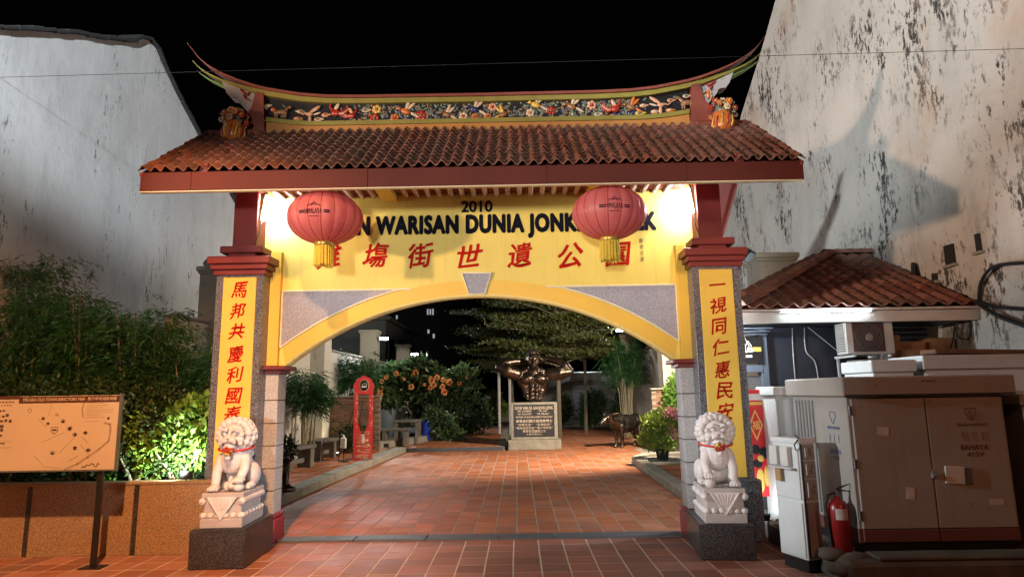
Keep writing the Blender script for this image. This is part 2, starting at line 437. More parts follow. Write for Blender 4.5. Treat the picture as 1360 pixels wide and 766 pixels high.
M['bronze'] = bronze('dark_bronze', (.13, .088, .066), (.045, .033, .026))
M['bronze_grey'] = bronze('weathered_bronze', (.16, .125, .10), (.05, .04, .032))
def metalpaint(name, c, rough=.4, rust=(.16, .06, .025), amt=.4):
    t = NT(name); n1 = t.noise(1.6, 6, .65); n2 = t.noise(7, 7, .72); st = t.noise(4, 6, .7, stretch=(3, 3, .25))
    cc = t.mix(t.ramp(n1, [(.3, 0.0), (.75, 1.0)]), dark(c, .82), c)
    cc = t.mix(t.math('MULTIPLY', t.ramp(st, [(.5, 0.0), (.8, 1.0)]), .3*amt+.05), cc, dark(c, .4))
    cc = t.mix(t.math('MULTIPLY', t.ramp(n2, [(.62, 0.0), (.7, 1.0)]), amt), cc, rust)
    t.col(cc); t.bump(n2, .06, .003); t.bump(t.noise(.9, 2), .2, .03); return t.set(t.ramp(n1, [(.3, rough), (.8, rough+.2)]))
M['cab'] = metalpaint('cabinet_grey', (.34, .31, .275), .5, amt=.65)
M['cab_white'] = metalpaint('cabinet_white', (.66, .67, .66), .45, amt=.2)
M['cab_red'] = metalpaint('cabinet_red_skirt', (.15, .045, .032), .55, amt=.4)
M['ink_dark'] = paint('stencil_ink', (.09, .05, .04), .7, .3, 20, .0)
M['ink_blue'] = paint('stencil_blue', (.10, .13, .30), .7, .3, 20, .0)
M['black_metal'] = paint('black_metal', (.014, .014, .015), .4, .3, 6, .05)
M['grey_metal'] = paint('grey_metal', (.20, .21, .22), .4, .25, 6, .05, metal=.5)
M['steel'] = paint('galvanised', (.45, .46, .47), .38, .25, 7, .05, metal=.8)
M['rubber'] = paint('black_cable', (.005, .005, .006), .6, .2, 6, .0)
M['white_plastic'] = paint('white_plastic', (.72, .72, .69), .4, .1, 4, .02)
M['navy_wall'] = paint('navy_panel', (.030, .036, .055), .5, .3, 3, .08)
M['navy_grey'] = paint('blue_grey_frame', (.12, .15, .20), .5, .25, 3, .06)
M['sign_face'] = paint('map_board_face', (.60, .49, .38), .5, .08, 1.5, .03)
M['sign_brown'] = paint('map_board_brown', (.09, .03, .022), .5, .2, 3, .03)
M['map_line'] = paint('map_line', (.42, .31, .22), .6, .2, 9, 0)
M['map_dark'] = paint('map_mark', (.10, .055, .05), .6, .3, 9, 0)
M['cardboard'] = paint('cardboard', (.40, .24, .12), .85, .2, 4, .1)
M['rust_board'] = paint('rusty_board', (.20, .09, .045), .85, .45, 5, .3)
M['white_board'] = paint('worn_white_board', (.62, .60, .55), .6, .2, 3, .1, dirt=(.25, .17, .11))
M['ext_red'] = paint('extinguisher_red', (.24, .012, .012), .3, .2, 6, .03)
M['banner_red'] = paint('banner_red', (.62, .02, .025), .45, .12, 3, .03)
M['banner_gold'] = paint('banner_gold', (.80, .50, .12), .45, .1, 6, .0)
M['blue_plastic'] = paint('blue_plastic', (.02, .05, .42), .35, .15, 4, .03)
M['brick'] = terracotta('old_brick', (.24, .12, .07), .4, .85, grime=.5)
M['mortar'] = paint('mortar', (.30, .26, .20), .95, .4, 6, .3)
M['soil'] = paint('soil', (.035, .028, .02), .95, .4, 8, .5)
M['bark'] = paint('bark', (.16, .12, .085), .9, .5, 9, .5)
M['bark_pale'] = paint('pale_bark', (.20, .17, .12), .9, .4, 9, .4)
M['bamboo_cane'] = paint('bamboo_cane', (.36, .30, .17), .55, .45, 7, .15)
M['dark_build'] = paint('distant_wall', (.10, .095, .085), .9, .4, .6, .1)
M['lantern'] = None
def foliage(name, c, c2, rough=.5, trans=.18):
    t = NT(name); g = t.n.new("ShaderNodeNewGeometry").outputs["Random Per Island"]
    n = t.ramp(t.noise(1.1, 3), [(.35, 0.0), (.65, 1.0)])
    cc = t.mix(t.math('MULTIPLY', t.math('ADD', g, n), .5), c, c2)
    t.col(cc); t.set(rough, spec=.35)
    tr = t.n.new("ShaderNodeBsdfTranslucent"); t.l.new(cc, tr.inputs[0])
    mx = t.n.new("ShaderNodeMixShader"); mx.inputs[0].default_value = trans
    out = t.n["Material Output"]; t.l.new(t.b.outputs[0], mx.inputs[1]); t.l.new(tr.outputs[0], mx.inputs[2]); t.l.new(mx.outputs[0], out.inputs[0])
    return t.m
M['leaf_hedge'] = foliage('hedge_leaf', (.018, .042, .014), (.05, .085, .028))
M['leaf_bright'] = foliage('bright_leaf', (.09, .22, .03), (.22, .36, .06))
M['leaf_bamboo'] = foliage('bamboo_leaf', (.011, .058, .014), (.030, .115, .030))
M['leaf_tree'] = foliage('tree_leaf', (.05, .07, .02), (.12, .13, .035))
M['leaf_dark'] = foliage('dark_leaf', (.03, .065, .024), (.09, .14, .05), .35)
M['leaf_croton'] = foliage('yellow_green_leaf', (.10, .18, .03), (.28, .30, .05))
M['petal_orange'] = foliage('orange_petal', (.78, .28, .08), (.88, .50, .22))
M['petal_pink'] = foliage('pink_petal', (.55, .16, .22), (.70, .32, .34))

def at(x, y, Y=None, X=None, Z=None):
    """point of the place that a spot of the photograph shows, on the plane Y=.., X=.. or Z=.."""
    d = fwd + rt*((x-680)/F_PX) - up*((y-383)/F_PX); o = Vector((.464, -7.153, 1.6))
    k = (Y-o.y)/d.y if Y is not None else ((X-o.x)/d.x if X is not None else (Z-o.z)/d.z)
    return o + d*k

# ------------------------------------------------------------------ foliage
def leaf_mesh(name, P, D, L, W, mat, parent=None, fold=.25, jit=.7, mi=None, droop=0.0):
    """diamond leaves: base points P, directions D (n,3), lengths L, widths W"""
    n = len(P); D = D/np.linalg.norm(D, axis=1, keepdims=True)
    rv = rng.normal(size=(n, 3)); S_ = np.cross(D, rv); S_ /= np.linalg.norm(S_, axis=1, keepdims=True)+1e-9
    N_ = np.cross(S_, D); L = np.broadcast_to(L, n)[:, None]; W = np.broadcast_to(W, n)[:, None]
    V = np.stack([P, P+D*L*.45+S_*W*.5+N_*W*fold, P+D*L - np.array([0, 0, 1.])*L*droop, P+D*L*.45-S_*W*.5+N_*W*fold], 1).reshape(-1, 3)
    Fq = np.arange(4*n).reshape(-1, 4)
    # two triangles folded along the midrib
    T_ = np.stack([Fq[:, [0, 1, 2]], Fq[:, [0, 2, 3]]], 1).reshape(-1, 3)
    if parent is not None: V = V - np.array(wloc(parent))
    return fill_mesh(name, V, T_, mat, parent, True)
def blob_points(n, blobs, shell=.55, gap=.0, seed=0):
    """points in a union of ellipsoids (c, r), denser near the skin, with clumps"""
    g = np.random.default_rng(seed+100); vol = np.array([b[1][0]*b[1][1]*b[1][2] for b in blobs])**(2/3.); pr = vol/vol.sum()
    k = g.choice(len(blobs), n, p=pr); u = g.normal(size=(n, 3)); u /= np.linalg.norm(u, axis=1, keepdims=True)
    r = (shell + (1-shell)*g.random(n)**.5)[:, None]; r *= 1 + .12*g.normal(size=(n, 1))
    C = np.array([b[0] for b in blobs])[k]; Rr = np.array([b[1] for b in blobs])[k]
    P = C + u*r*Rr; return P, u
def clumpy(P, U, freq=4.0, thr=.0, seed=0):
    """drop leaves in pockets so gaps show"""
    g = np.random.default_rng(seed); ph = g.random((6, 3))*6.28; dr = g.normal(size=(6, 3))*freq
    v = sum(np.sin(P @ dr[i] + ph[i, 0]) for i in range(6))/6
    k = v > thr; return P[k], U[k]
def sculpt(name, balls, caps, voxel, mat, parent=None, smooth=6, extra=None, dec=None):
    """one continuous body grown from ellipsoids and tapered limbs by voxel remeshing"""
    mb = MB()
    for b in balls:
        c, r = b[0], b[1]; rot = eul(*b[2]) if len(b) > 2 else None; mb.ball(c, r, 14, 9, 0, rot)
    for pts, rs in caps:
        mb.tube(pts, list(rs), 12)
        for p, r in zip(pts, rs): mb.ball(p, r, 12, 8)
    if extra: extra(mb)
    me = mb.mesh(name, mat); o = link(name, me)
    m = o.modifiers.new("r", 'REMESH'); m.mode = 'VOXEL'; m.voxel_size = voxel
    if smooth:
        s_ = o.modifiers.new("s", 'SMOOTH'); s_.factor = .5; s_.iterations = smooth
    dg = bpy.context.evaluated_depsgraph_get(); out = bpy.data.meshes.new_from_object(o.evaluated_get(dg)); out.name = name
    bpy.data.objects.remove(o); bpy.data.meshes.remove(me)
    out.materials.clear(); out.materials.append(mat)
    out.polygons.foreach_set("use_smooth", np.ones(len(out.polygons), bool)); out.update()
    return link(name, out, parent)

# ================================================================== THE SETTING: ground and floors
def ground_sheet():
    mb = MB(); mb.quad((-150, -60, -.03), (150, -60, -.03), (150, 240, -.03), (-150, 240, -.03))
    o = mb.build('ground', M['asphalt']); tag(o, 'dark paving that runs under and beyond the tiled forecourt', None, None, 'structure')
ground_sheet()

def tile_meshes(sx, sy, gap, mat, h=.02, n=4, name='floor_tile'):
    out = []
    for k in range(n):
        mb = MB(); rot = eul(random.uniform(-.004, .004), random.uniform(-.004, .004), random.uniform(-.006, .006))
        mb.box((random.uniform(-.001, .001), random.uniform(-.001, .001), -h/2), (sx-gap, sy-gap, h), .003, rot); out.append(mb.mesh(name, mat))
    return out
def tile_field(parent, meshes, cells, mat, cap=300, z=0.0, name='floor_tile'):
    """cells: (x, y) sorted nearest first; the first cap are parts, the rest one joined part"""
    for i, (x, y) in enumerate(cells[:cap]):
        link(name, meshes[i % len(meshes)], parent, (x, y, z + random.uniform(-.001, .001)))
    rest = cells[cap:]
    if rest:
        Vs = []; Fs = []; base = 0; tpl = []
        for m in meshes:
            v = np.zeros(len(m.vertices)*3, np.float32); m.vertices.foreach_get("co", v); tpl.append((v.reshape(-1, 3), [tuple(p.vertices) for p in m.polygons]))
        for i, (x, y) in enumerate(rest):
            v, f = tpl[random.randrange(len(tpl))]
            Vs.append(v + np.array([x, y, z + random.uniform(-.001, .001)], np.float32)); Fs += [tuple(a+base for a in q) for q in f]; base += len(v)
        me = bpy.data.meshes.new('tile_field'); me.from_pydata(np.concatenate(Vs).tolist(), [], Fs); me.materials.append(mat); me.update()
        o = link('tile_field', me, parent); o["kind"] = "stuff"

# forecourt (street side of the threshold)
fo = MB().quad((-9, -4.2, -.003), (8, -4.2, -.003), (8, .22, -.003), (-9, .22, -.003)).build('forecourt_floor', M['grout'])
tag(fo, 'red clay paving with pale joints in front of the archway', None, None, 'structure')
S = .2632
cells = []
for j in range(-15, 1):
    for i in range(-32, 29):
        x = .1269 + (i+.5)*S; y = -1.0456 + (j+4.5)*S - .02
        if y < .16: cells.append((x, y))
vis = lambda c: (0 if (-5.2 < c[0] < 3.4 and c[1] > -1.95) else 1, abs(c[0]))
cells.sort(key=vis)
tile_field(fo, tile_meshes(S, S, .013, M['tile_front']), cells, M['tile_front'])
# threshold strip
th = MB()
x = -2.26
while x < 2.26:
    w = min(random.uniform(.5, .9), 2.28-x); th.box((x+w/2, .345, -.004), (w-.006, .22, .05), .006); x += w
tho = th.build('threshold_strip', M['slate']); tag(tho, 'grey stone threshold strip across the foot of the arch', None, None, 'structure')
# courtyard
co = MB().quad((-9, .22, -.0035), (8, .22, -.0035), (8, 34, -.0035), (-9, 34, -.0035)).build('courtyard_floor', M['grout_dark'])
tag(co, 'red tiled courtyard floor behind the archway', None, None, 'structure')
T = .252; cells = []
for j in range(0, 43):
    for i in range(-13, 15):
        x = .04 + i*T; y = .58 + j*T
        if x > -3.02 and x < 3.1 + max(0, y-7.6)*1.3 and not (x > 2.95 and y < 7.7): cells.append((x, y))
for j in range(43, 84):
    for i in range(2, 19): cells.append((.04+i*T, .58+j*T))
cells.sort(key=lambda c: c[1]*1.0 + .12*abs(c[0]))
tile_field(co, tile_meshes(T, T, .015, M['tile_court']), cells, M['tile_court'])
# raised rear court left of the statue
rc = MB().box((-3.2, 20.4, .045), (6.5, 18.2, .11), .01).build('raised_court_floor', M['grout_dark'])
tag(rc, 'raised rear court floor with a dark step edge left of the statue', None, None, 'structure')
MB().box((-1.42, 11.285, .05), (2.9, .03, .106)).build('step_riser', M['granite_black'], rc)
cells = [(-4.2+i*.3, 11.5+j*.3) for j in range(32) for i in range(14)]
tm = tile_meshes(.3, .3, .014, M['tile_court']); cells.sort(key=lambda c: c[1]); tile_field(rc, tm, cells, M['tile_court'], 0, .104)
# left raised walk with its kerb
wk = MB().box((-4.7, 6.2, .05), (2.8, 11.6, .13), .01).build('side_walk_floor', M['grout_dark'])
tag(wk, 'raised tiled walk along the left side of the courtyard', None, None, 'structure')
cells = [(-5.9+i*.25, 3.0+j*.25) for j in range(33) for i in range(11)]
tile_field(wk, tile_meshes(.25, .25, .012, M['tile_court']), cells, M['tile_court'], 0, .122)
def kerb_run(name, pts, w, z, label, hh=.15):
    root = thing(name, None, None, (pts[0][0], pts[0][1], 0)); root["kind"] = "structure"; root["label"] = label
    for (a, b) in zip(pts[:-1], pts[1:]):
        a, b = Vector((*a, 0)), Vector((*b, 0)); d = b-a; n = max(1, round(d.length/.8))
        for k in range(n):
            p = a + d*((k+.5)/n); mb = MB()
            mb.box((p.x, p.y, z), (d.length/n-.008, w, hh), .014, rotz(math.atan2(d.y, d.x)))
            mb.build('kerb_stone', M['kerb'], root)
    return root
kerb_run('left_kerb', [(-3.2, .8), (-3.2, 2.5), (-3.1, 6.0), (-2.95, 8.6), (-2.85, 11.2)], .28, .075, 'pale stone kerb along the raised left walk')
kerb_run('rear_kerb', [(-3.6, 11.45), (-3.0, 12.4), (-2.4, 14.6), (-1.9, 17.0), (-1.3, 20.0)], .26, .19, 'curved pale kerb round the flowering bed on the raised court', .2)
kerb_run('right_kerb', [(2.95, .7), (2.98, 3.1), (3.12, 7.55)], .24, .07, 'pale stone kerb along the right bed of the courtyard', .15)
kerb_run('bed_kerb', [(3.12, 7.66), (3.5, 8.35), (4.6, 8.6)], .24, .07, 'pale kerb at the rear end of the right bed', .15)
rb = MB().box((4.1, 4.3, .04), (2.0, 7.6, .1), .01).build('right_bed_floor', M['concrete'])
tag(rb, 'paved bed floor along the right side of the courtyard', None, None, 'structure')
cells = [(3.24+i*.25, 3.6+j*.25) for j in range(11) for i in range(7)]
tile_field(rb, tile_meshes(.25, .25, .012, M['tile_court']), cells, M['tile_court'], 0, .104)
gb = MB().box((-5.0, 16.5, .12), (3.4, 10, .2), .01).build('flower_bed_soil', M['soil'])
tag(gb, 'dark soil of the flowering bed behind the curved kerb', None, None, 'structure')

# ================================================================== THE ARCHWAY
GX = .02
gate = thing('ceremonial_archway', 'yellow painted Chinese archway with red clay roof and granite pillars spanning the courtyard entrance', 'archway', (GX, 0, 0))
RA, CZ = 3.656, -.916           # arch intrados radius and centre height
def arc(r, x0, x1, n):
    return [(x0+(x1-x0)*i/n, CZ+math.sqrt(r*r-(x0+(x1-x0)*i/n)**2)) for i in range(n+1)]
# arch wall
WY0, WY1 = .27, .45
pts = [(-2.62, 4.2), (-2.62, 1.951), (-2.27, 1.951)] + arc(RA, -2.265, 2.265, 48) + [(2.27, 1.951), (2.5, 1.951), (2.5, 4.2)]
mb = MB(); n = len(pts)
# wall as strips (front, back, soffit) to stay well formed
def wall_strip(mb, xs, top):
    for a, b in zip(xs[:-1], xs[1:]):
        za = CZ+math.sqrt(RA*RA-a*a) if abs(a) <= 2.266 else 1.951
        zb = CZ+math.sqrt(RA*RA-b*b) if abs(b) <= 2.266 else 1.951
        A = (a+GX, za); B = (b+GX, zb)
        mb.add([(A[0], WY0, A[1]), (B[0], WY0, B[1]), (B[0], WY0, top), (A[0], WY0, top)], [(0, 1, 2, 3)])
        mb.add([(A[0], WY1, A[1]), (B[0], WY1, B[1]), (B[0], WY1, top), (A[0], WY1, top)], [(3, 2, 1, 0)])
        mb.add([(A[0], WY0, A[1]), (B[0], WY0, B[1]), (B[0], WY1, B[1]), (A[0], WY1, A[1])], [(3, 2, 1, 0)], 0, True)
xs = [-2.62, -2.266] + [-2.265+4.53*i/60 for i in range(1, 60)] + [2.266, 2.62]
wall_strip(mb, xs, 4.3)
for sx in (-2.62, 2.62):
    mb.add([(sx+GX, WY0, 1.951), (sx+GX, WY1, 1.951), (sx+GX, WY1, 4.3), (sx+GX, WY0, 4.3)], [(0, 1, 2, 3) if sx > 0 else (3, 2, 1, 0)])
wall = mb.build('arch_wall', M['yellow'], gate)
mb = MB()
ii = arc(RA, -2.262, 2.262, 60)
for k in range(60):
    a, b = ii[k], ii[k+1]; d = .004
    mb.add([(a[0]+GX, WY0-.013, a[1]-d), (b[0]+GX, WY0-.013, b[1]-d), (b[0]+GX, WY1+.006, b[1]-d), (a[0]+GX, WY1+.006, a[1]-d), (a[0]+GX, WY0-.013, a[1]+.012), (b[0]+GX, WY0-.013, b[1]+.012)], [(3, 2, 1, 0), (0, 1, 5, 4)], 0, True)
mb.build('arch_soffit', M['yellow_lit'], wall)  # brighter yellow stands in for the light on the arch underside
# raised arch band in deeper yellow; the arris on the intrados is painted as lit
mb = MB(); o_ = arc(RA+.185, -2.30, 2.30, 60); i_ = arc(RA+.0125, -2.262, 2.262, 60)
for k in range(60):
    a, b, c, d = i_[k], i_[k+1], o_[k+1], o_[k]
    P = lambda p, y: (p[0]+GX, y, p[1])
    mb.add([P(a, WY0-.012), P(b, WY0-.012), P(c, WY0-.012), P(d, WY0-.012), P(a, WY0+.002), P(b, WY0+.002), P(c, WY0+.002), P(d, WY0+.002)],
           [(0, 1, 2, 3), (3, 2, 6, 7), (0, 4, 5, 1)])
mb.build('arch_band', M['yellow_deep'], wall)
# spandrel panels with pale beads
for sg in (-1, 1):
    zt = 2.83; RO = 3.86; x0, x1 = 2.33, .80
    low = [(x0+(x1-x0)*i/28, CZ+math.sqrt(RO*RO-(x0+(x1-x0)*i/28)**2)) for i in range(29)]
    low = [(x, min(z, zt-.001)) for x, z in low]
    mb = MB()
    for (a, b) in zip(low[:-1], low[1:]):
        q = [(sg*a[0]+GX, WY0-.006, a[1]), (sg*b[0]+GX, WY0-.006, b[1]), (sg*b[0]+GX, WY0-.006, zt), (sg*a[0]+GX, WY0-.006, zt)]
        mb.add(q, [(0, 1, 2, 3) if sg < 0 else (3, 2, 1, 0)])
    sp = mb.build('spandrel_panel', M['granite_grey'], wall)
    bd = MB(); loop = [(sg*x+GX, WY0-.008, z) for x, z in low]
    bd.tube(loop, .011, 6, 0); bd.tube([loop[0], (loop[0][0], WY0-.008, zt)], .010, 6); bd.tube([(loop[0][0], WY0-.008, zt), (loop[-1][0], WY0-.008, zt)], .012, 6)
    bd.build('panel_bead', M['trim_white'], wall)
# keystone
kp = [(-.195, 3.01), (-.115, 2.755), (.075, 2.755), (.155, 3.01)]
MB().prism([(x+GX, z) for x, z in kp], WY0-.022, WY0+.01).build('keystone', M['granite_grey'], wall)
bd = MB(); L = [(x+GX, WY0-.026, z) for x, z in kp]; bd.tube(L, .011, 6, closed=True); bd.build('keystone_bead', M['trim_white'], wall)
# lettering of the wall
mb = MB()
put_text(mb, "2010", (-.015+GX, WY0-.002, 3.83), w=.37, h=.135, bold=.03)
put_text(mb, "TAMAN WARISAN DUNIA JONKER WALK", (.03+GX, WY0-.002, 3.580), w=4.20, h=.275, bold=.058, spacing=1.10)
mb.build('title_lettering', M['ink_navy'], wall)
for ch, x, z, r in (("雞", -1.80, 3.25, .05), ("塲", -1.23, 3.245, -.04), ("街", -.69, 3.24, .03), ("世", -.11, 3.22, -.03), ("遺", .49, 3.22, .02), ("公", 1.10, 3.20, .05), ("園", 1.66, 3.21, 0)):
    mb = MB(); put_text(mb, ch, (x+GX, WY0-.002, z), w=.30, h=.295, bold=.018, rot=r, shear=.14, wob=.022); mb.build('red_character', M['ink_red'], wall)
mb = MB()
for k, ch in enumerate("曾炳文書"):
    put_text(mb, ch, (1.95+GX, WY0-.002, 3.37-k*.075), w=.05, h=.055, bold=.0, shear=.2)
mb.build('signature_characters', M['ink_faint'], wall)

def side_parts(sg):
    X = lambda x: sg*x + GX
    bx = lambda mb, xa, xb, ya, yb, za, zb, bev=.006: mb.box(((X(xa)+X(xb))/2, (ya+yb)/2, (za+zb)/2), (abs(xb-xa), yb-ya, zb-za), bev)
    # granite clad pillar, split into its slabs
    pil = thing('pillar', None, None); pil.parent = gate
    b = MB(); bx(b, 2.457, 3.0, .002, .235, .0, 3.0, .004); b.build('granite_shaft', M['granite_dark'], pil)
    b = MB(); bx(b, 2.445, 3.045, -.07, .26, 0, .64, .012); b.build('base_block', M['granite_dark'], pil)
    b = MB(); bx(b, 2.535, 2.912, -.012, .01, .66, 2.955, .003); b.build('scroll_panel', M['scroll'], pil)
    txt = "馬邦共慶利國泰" if sg < 0 else "一視同仁惠民安"
    zs = (2.81, 2.57, 2.34, 2.08, 1.85, 1.62, 1.41) if sg < 0 else (2.78, 2.54, 2.30, 2.07, 1.82, 1.59, 1.36)
    for ch, z in zip(txt, zs):
        b = MB(); put_text(b, ch, (X(2.725), -.0122, z), w=.18, h=.185 if ch != "一" else .03, bold=.019, wob=.028, shear=.16, rot=random.uniform(-.06, .06), depth=.003); b.build('scroll_character', M['ink_red'], pil)
    cp = MB()
    bx(cp, 2.43, 3.03, -.025, .265, 2.985, 3.045); bx(cp, 2.40, 3.055, -.055, .30, 3.047, 3.105); bx(cp, 2.365, 3.085, -.085, .34, 3.108, 3.195, .008)
    cp.build('capital', M['red_trim'], pil)
    nk = MB(); bx(nk, 2.55, 2.86, -.03, .25, 3.194, 3.235); bx(nk, 2.46, 2.95, -.07, .30, 3.235, 3.315, .008); nk.build('post_plinth', M['red_trim'], pil)
    b = MB(); bx(b, 2.56, 2.84, .0, .25, 3.313, 4.25, .006); b.build('roof_post', M['red_trim'], pil)
    b = MB(); b.box((X(2.70), -.02, 4.02), (.31, .31, .075), .006); b.build('post_head', M['red_trim'], pil)
    # inner column of pale granite blocks
    col = thing('inner_column', None, None); col.parent = gate
    c0, c1 = 2.31, 2.60
    zz = [.30, .56, .80, 1.05, 1.30, 1.56, 1.86]
    for za, zb in zip(zz[:-1], zz[1:]):
        b = MB(); bx(b, c0, c1, .20+random.uniform(0, .004), .45, za+.004, zb-.004, .005); b.build('stone_block', M['granite_light'], col)
    b = MB(); bx(b, c0+.006, c1-.006, .206, .444, .29, 1.87, 0); b.build('column_core', M['concrete_dark'], col)
    b = MB(); bx(b, 2.275, 2.62, .165, .485, 0, .255, .012); bx(b, 2.295, 2.61, .185, .465, .255, .275, .006); bx(b, 2.282, 2.615, .17, .48, .275, .30, .008)
    b.build('column_base', M['red_base'], col)
    b = MB(); bx(b, 2.27, 2.61, .17, .48, 1.858, 1.90, .006); bx(b, 2.215, 2.64, .12, .53, 1.90, 1.95, .012); b.build('column_cap', M['red_trim'], col)
    # yellow pilaster above the column
    b = MB(); bx(b, 2.335, 2.56, .20, .272, 1.953, 3.3, .004); b.build('pilaster', M['yellow_deep'], gate)
for sg in (-1, 1): side_parts(sg)

# ------------------------------------------------------------------ roof
EY, EZ, RY, RZ = -.975, 3.885, .36, 4.865
sl = math.atan2(RZ-EZ, RY-EY); SLEN = math.hypot(RZ-EZ, RY-EY); NR = 12; RP = SLEN/NR; PITCH = .1172; NC = 58
roof = thing('roof', None, None); roof.parent = gate
def tile_shape(p, L, h=.05, t=.012, lift=.016):
    us = (-.5, -.34, -.14, 0, .14, .34, .5); hs = (0, .12, .78, 1.0, .78, .12, 0); mb = MB(); k = len(us); vs = []
    for e, s0 in ((0, 0.0), (1, L)):
        for side in (0, 1):
            for u, hh in zip(us, hs):
                vs.append((u*p*1.02, s0, hh*h + (lift if e == 0 else 0) - side*t))
    fs = []; sm = []
    for i in range(k-1):
        fs.append((i, i+1, 2*k+i+1, 2*k+i)); fs.append((k+i+1, k+i, 3*k+i, 3*k+i+1))
        fs.append((i+1, i, k+i, k+i+1)); fs.append((2*k+i, 2*k+i+1, 3*k+i+1, 3*k+i))
    fs.append((0, 2*k, 3*k, k)); fs.append((2*k-1, 4*k-1, 3*k-1, k-1))
    mb.add(vs, fs, 0, False); return mb
tile_me = [tile_shape(PITCH, RP*1.22, random.uniform(.047, .053), lift=random.uniform(.013, .02)).mesh('roof_tile', M['roof_tile']) for _ in range(3)]
def slope_frame(front=True):
    a = sl
    return Matrix.Rotation(a, 4, 'X') if front else Matrix.Rotation(math.pi, 4, 'Z') @ Matrix.Rotation(a, 4, 'X')
tv = []
for m in tile_me:
    v = np.zeros(len(m.vertices)*3); m.vertices.foreach_get("co", v); tv.append((v.reshape(-1, 3), [tuple(p.vertices) for p in m.polygons]))
def roof_tiles(front, x0, x1, ncol, keep):
    rot = slope_frame(front); r3 = np.array(rot.to_3x3()); cnt = 0
    Vs = []; Fs = []; base = 0
    for r in range(NR):
        for c in range(ncol):
            x = x0 + (c+.5)*(x1-x0)/ncol + random.uniform(-.005, .005); s = r*RP; yy = EY + s*math.cos(sl); zz = EZ + s*math.sin(sl)
            if not front: yy = 2*RY - yy
            k = random.randrange(3)
            jit = random.uniform(-.007, .007)
            if cnt < keep:
                o = link('roof_tile', tile_me[k], roof); o.location = (x - GX, yy, zz+jit); o.rotation_euler = (Matrix.Rotation(random.uniform(-.06, .06), 4, 'Z') @ rot).to_euler(); cnt += 1
            else:
                v, f = tv[k]; Vs.append(v @ r3.T + np.array([x - GX, yy, zz+jit])); Fs += [tuple(a+base for a in q) for q in f]; base += len(v)
    if Vs:
        me = bpy.data.meshes.new('tile_courses'); me.from_pydata(np.concatenate(Vs).tolist(), [], Fs); me.materials.append(M['roof_tile']); me.update()
        o = link('tile_courses', me, roof); o["kind"] = "stuff"
roof_tiles(True, -3.40+GX, 3.40+GX, NC, 300)
roof_tiles(False, -2.62, 3.40+GX, 51, 0)
# decking under the tiles
def deck(front, xa, xb):
    nrm = Vector((0, -math.sin(sl), math.cos(sl)))*-.03
    A = Vector((0, EY+.02, EZ)) + nrm; B = Vector((0, RY, RZ+.0)) + nrm
    if not front: A.y = 2*RY - A.y; B.y = 2*RY - B.y
    mb = MB(); t = Vector((0, 0, -.018))
    vs = [Vector((xa, A.y, A.z)), Vector((xb, A.y, A.z)), Vector((xb, B.y, B.z)), Vector((xa, B.y, B.z))]
    mb.add(vs + [v+t for v in vs], [(0, 1, 2, 3), (7, 6, 5, 4), (0, 4, 5, 1), (1, 5, 6, 2), (2, 6, 7, 3), (3, 7, 4, 0)]); return mb
deck(True, -3.37+GX, 3.37+GX).build('roof_deck', M['timber_red'], roof)
deck(False, -2.6, 3.37+GX).build('roof_deck', M['timber_red'], roof)
# fascia boards
fx = [-3.385, -2.86, -1.05, .78, 2.2, 3.385]
for a, b in zip(fx[:-1], fx[1:]):
    MB().box(((a+b)/2+GX, -.945+random.uniform(-.002, .002), 3.785), (b-a-.003, .028, .20), .003).build('fascia_board', M['fascia'], roof)
MB().box((GX, -.925, 3.682), (6.77, .06, .012), .002).build('drip_edge', M['trim_white'], roof)
for sg, ya, yb in ((-1, -.93, .36), (1, -.93, .36)):   # verge boards on the gable ends
    for front in ((True, False) if sg > 0 else (True,)):
        y0, z0, y1, z1 = -.93, 3.80, .36, 4.745
        if not front: y0, y1 = 2*.36+.93, .36
        c = Vector((sg*3.372+GX, (y0+y1)/2, (z0+z1)/2)); ln = math.hypot(y1-y0, z1-z0)
        MB().box(c, (.03, ln, .17), .004, Matrix.Rotation(math.atan2(z1-z0, y1-y0), 3, 'X')).build('verge_board', M['timber_red'], roof)
MB().box((.40, 1.66, 3.80), (5.95, .03, .17), .004).build('rear_fascia_board', M['timber_red'], roof)
# slatted soffit over the wall head
MB().box((GX, -.13, 4.005), (4.9, .80, .02)).build('soffit_board', M['timber_red'], roof)
k = 0; x = -2.36
while x < 2.4:
    if k in (9, 27): MB().box((x+.06+GX, -.13, 3.955), (.17, .78, .10), .004).build('soffit_beam', M['yellow_deep'], roof); x += .12; k += 1
    b = MB(); sec = [(-.03, 0), (-.03, -.022), (-.015, -.036), (.015, -.036), (.03, -.022), (.03, 0)]
    b.prism([(x+GX+px, 3.992+pz) for px, pz in sec], -.53, .262); b.build('soffit_slat', M['timber_pink'], roof)
    x += .137; k += 1
# purlin ends under the verge
for sg in (-1, 1):
    MB().box((sg*2.95+GX, .28, 4.28), (.8, .12, .12), .006).build('purlin', M['timber_red'], roof)
    MB().box((sg*2.75+GX, -.55, 4.0), (.09, .80, .10), .005, Matrix.Rotation(.18, 3, 'X')).build('eave_bracket', M['red_trim'], roof)

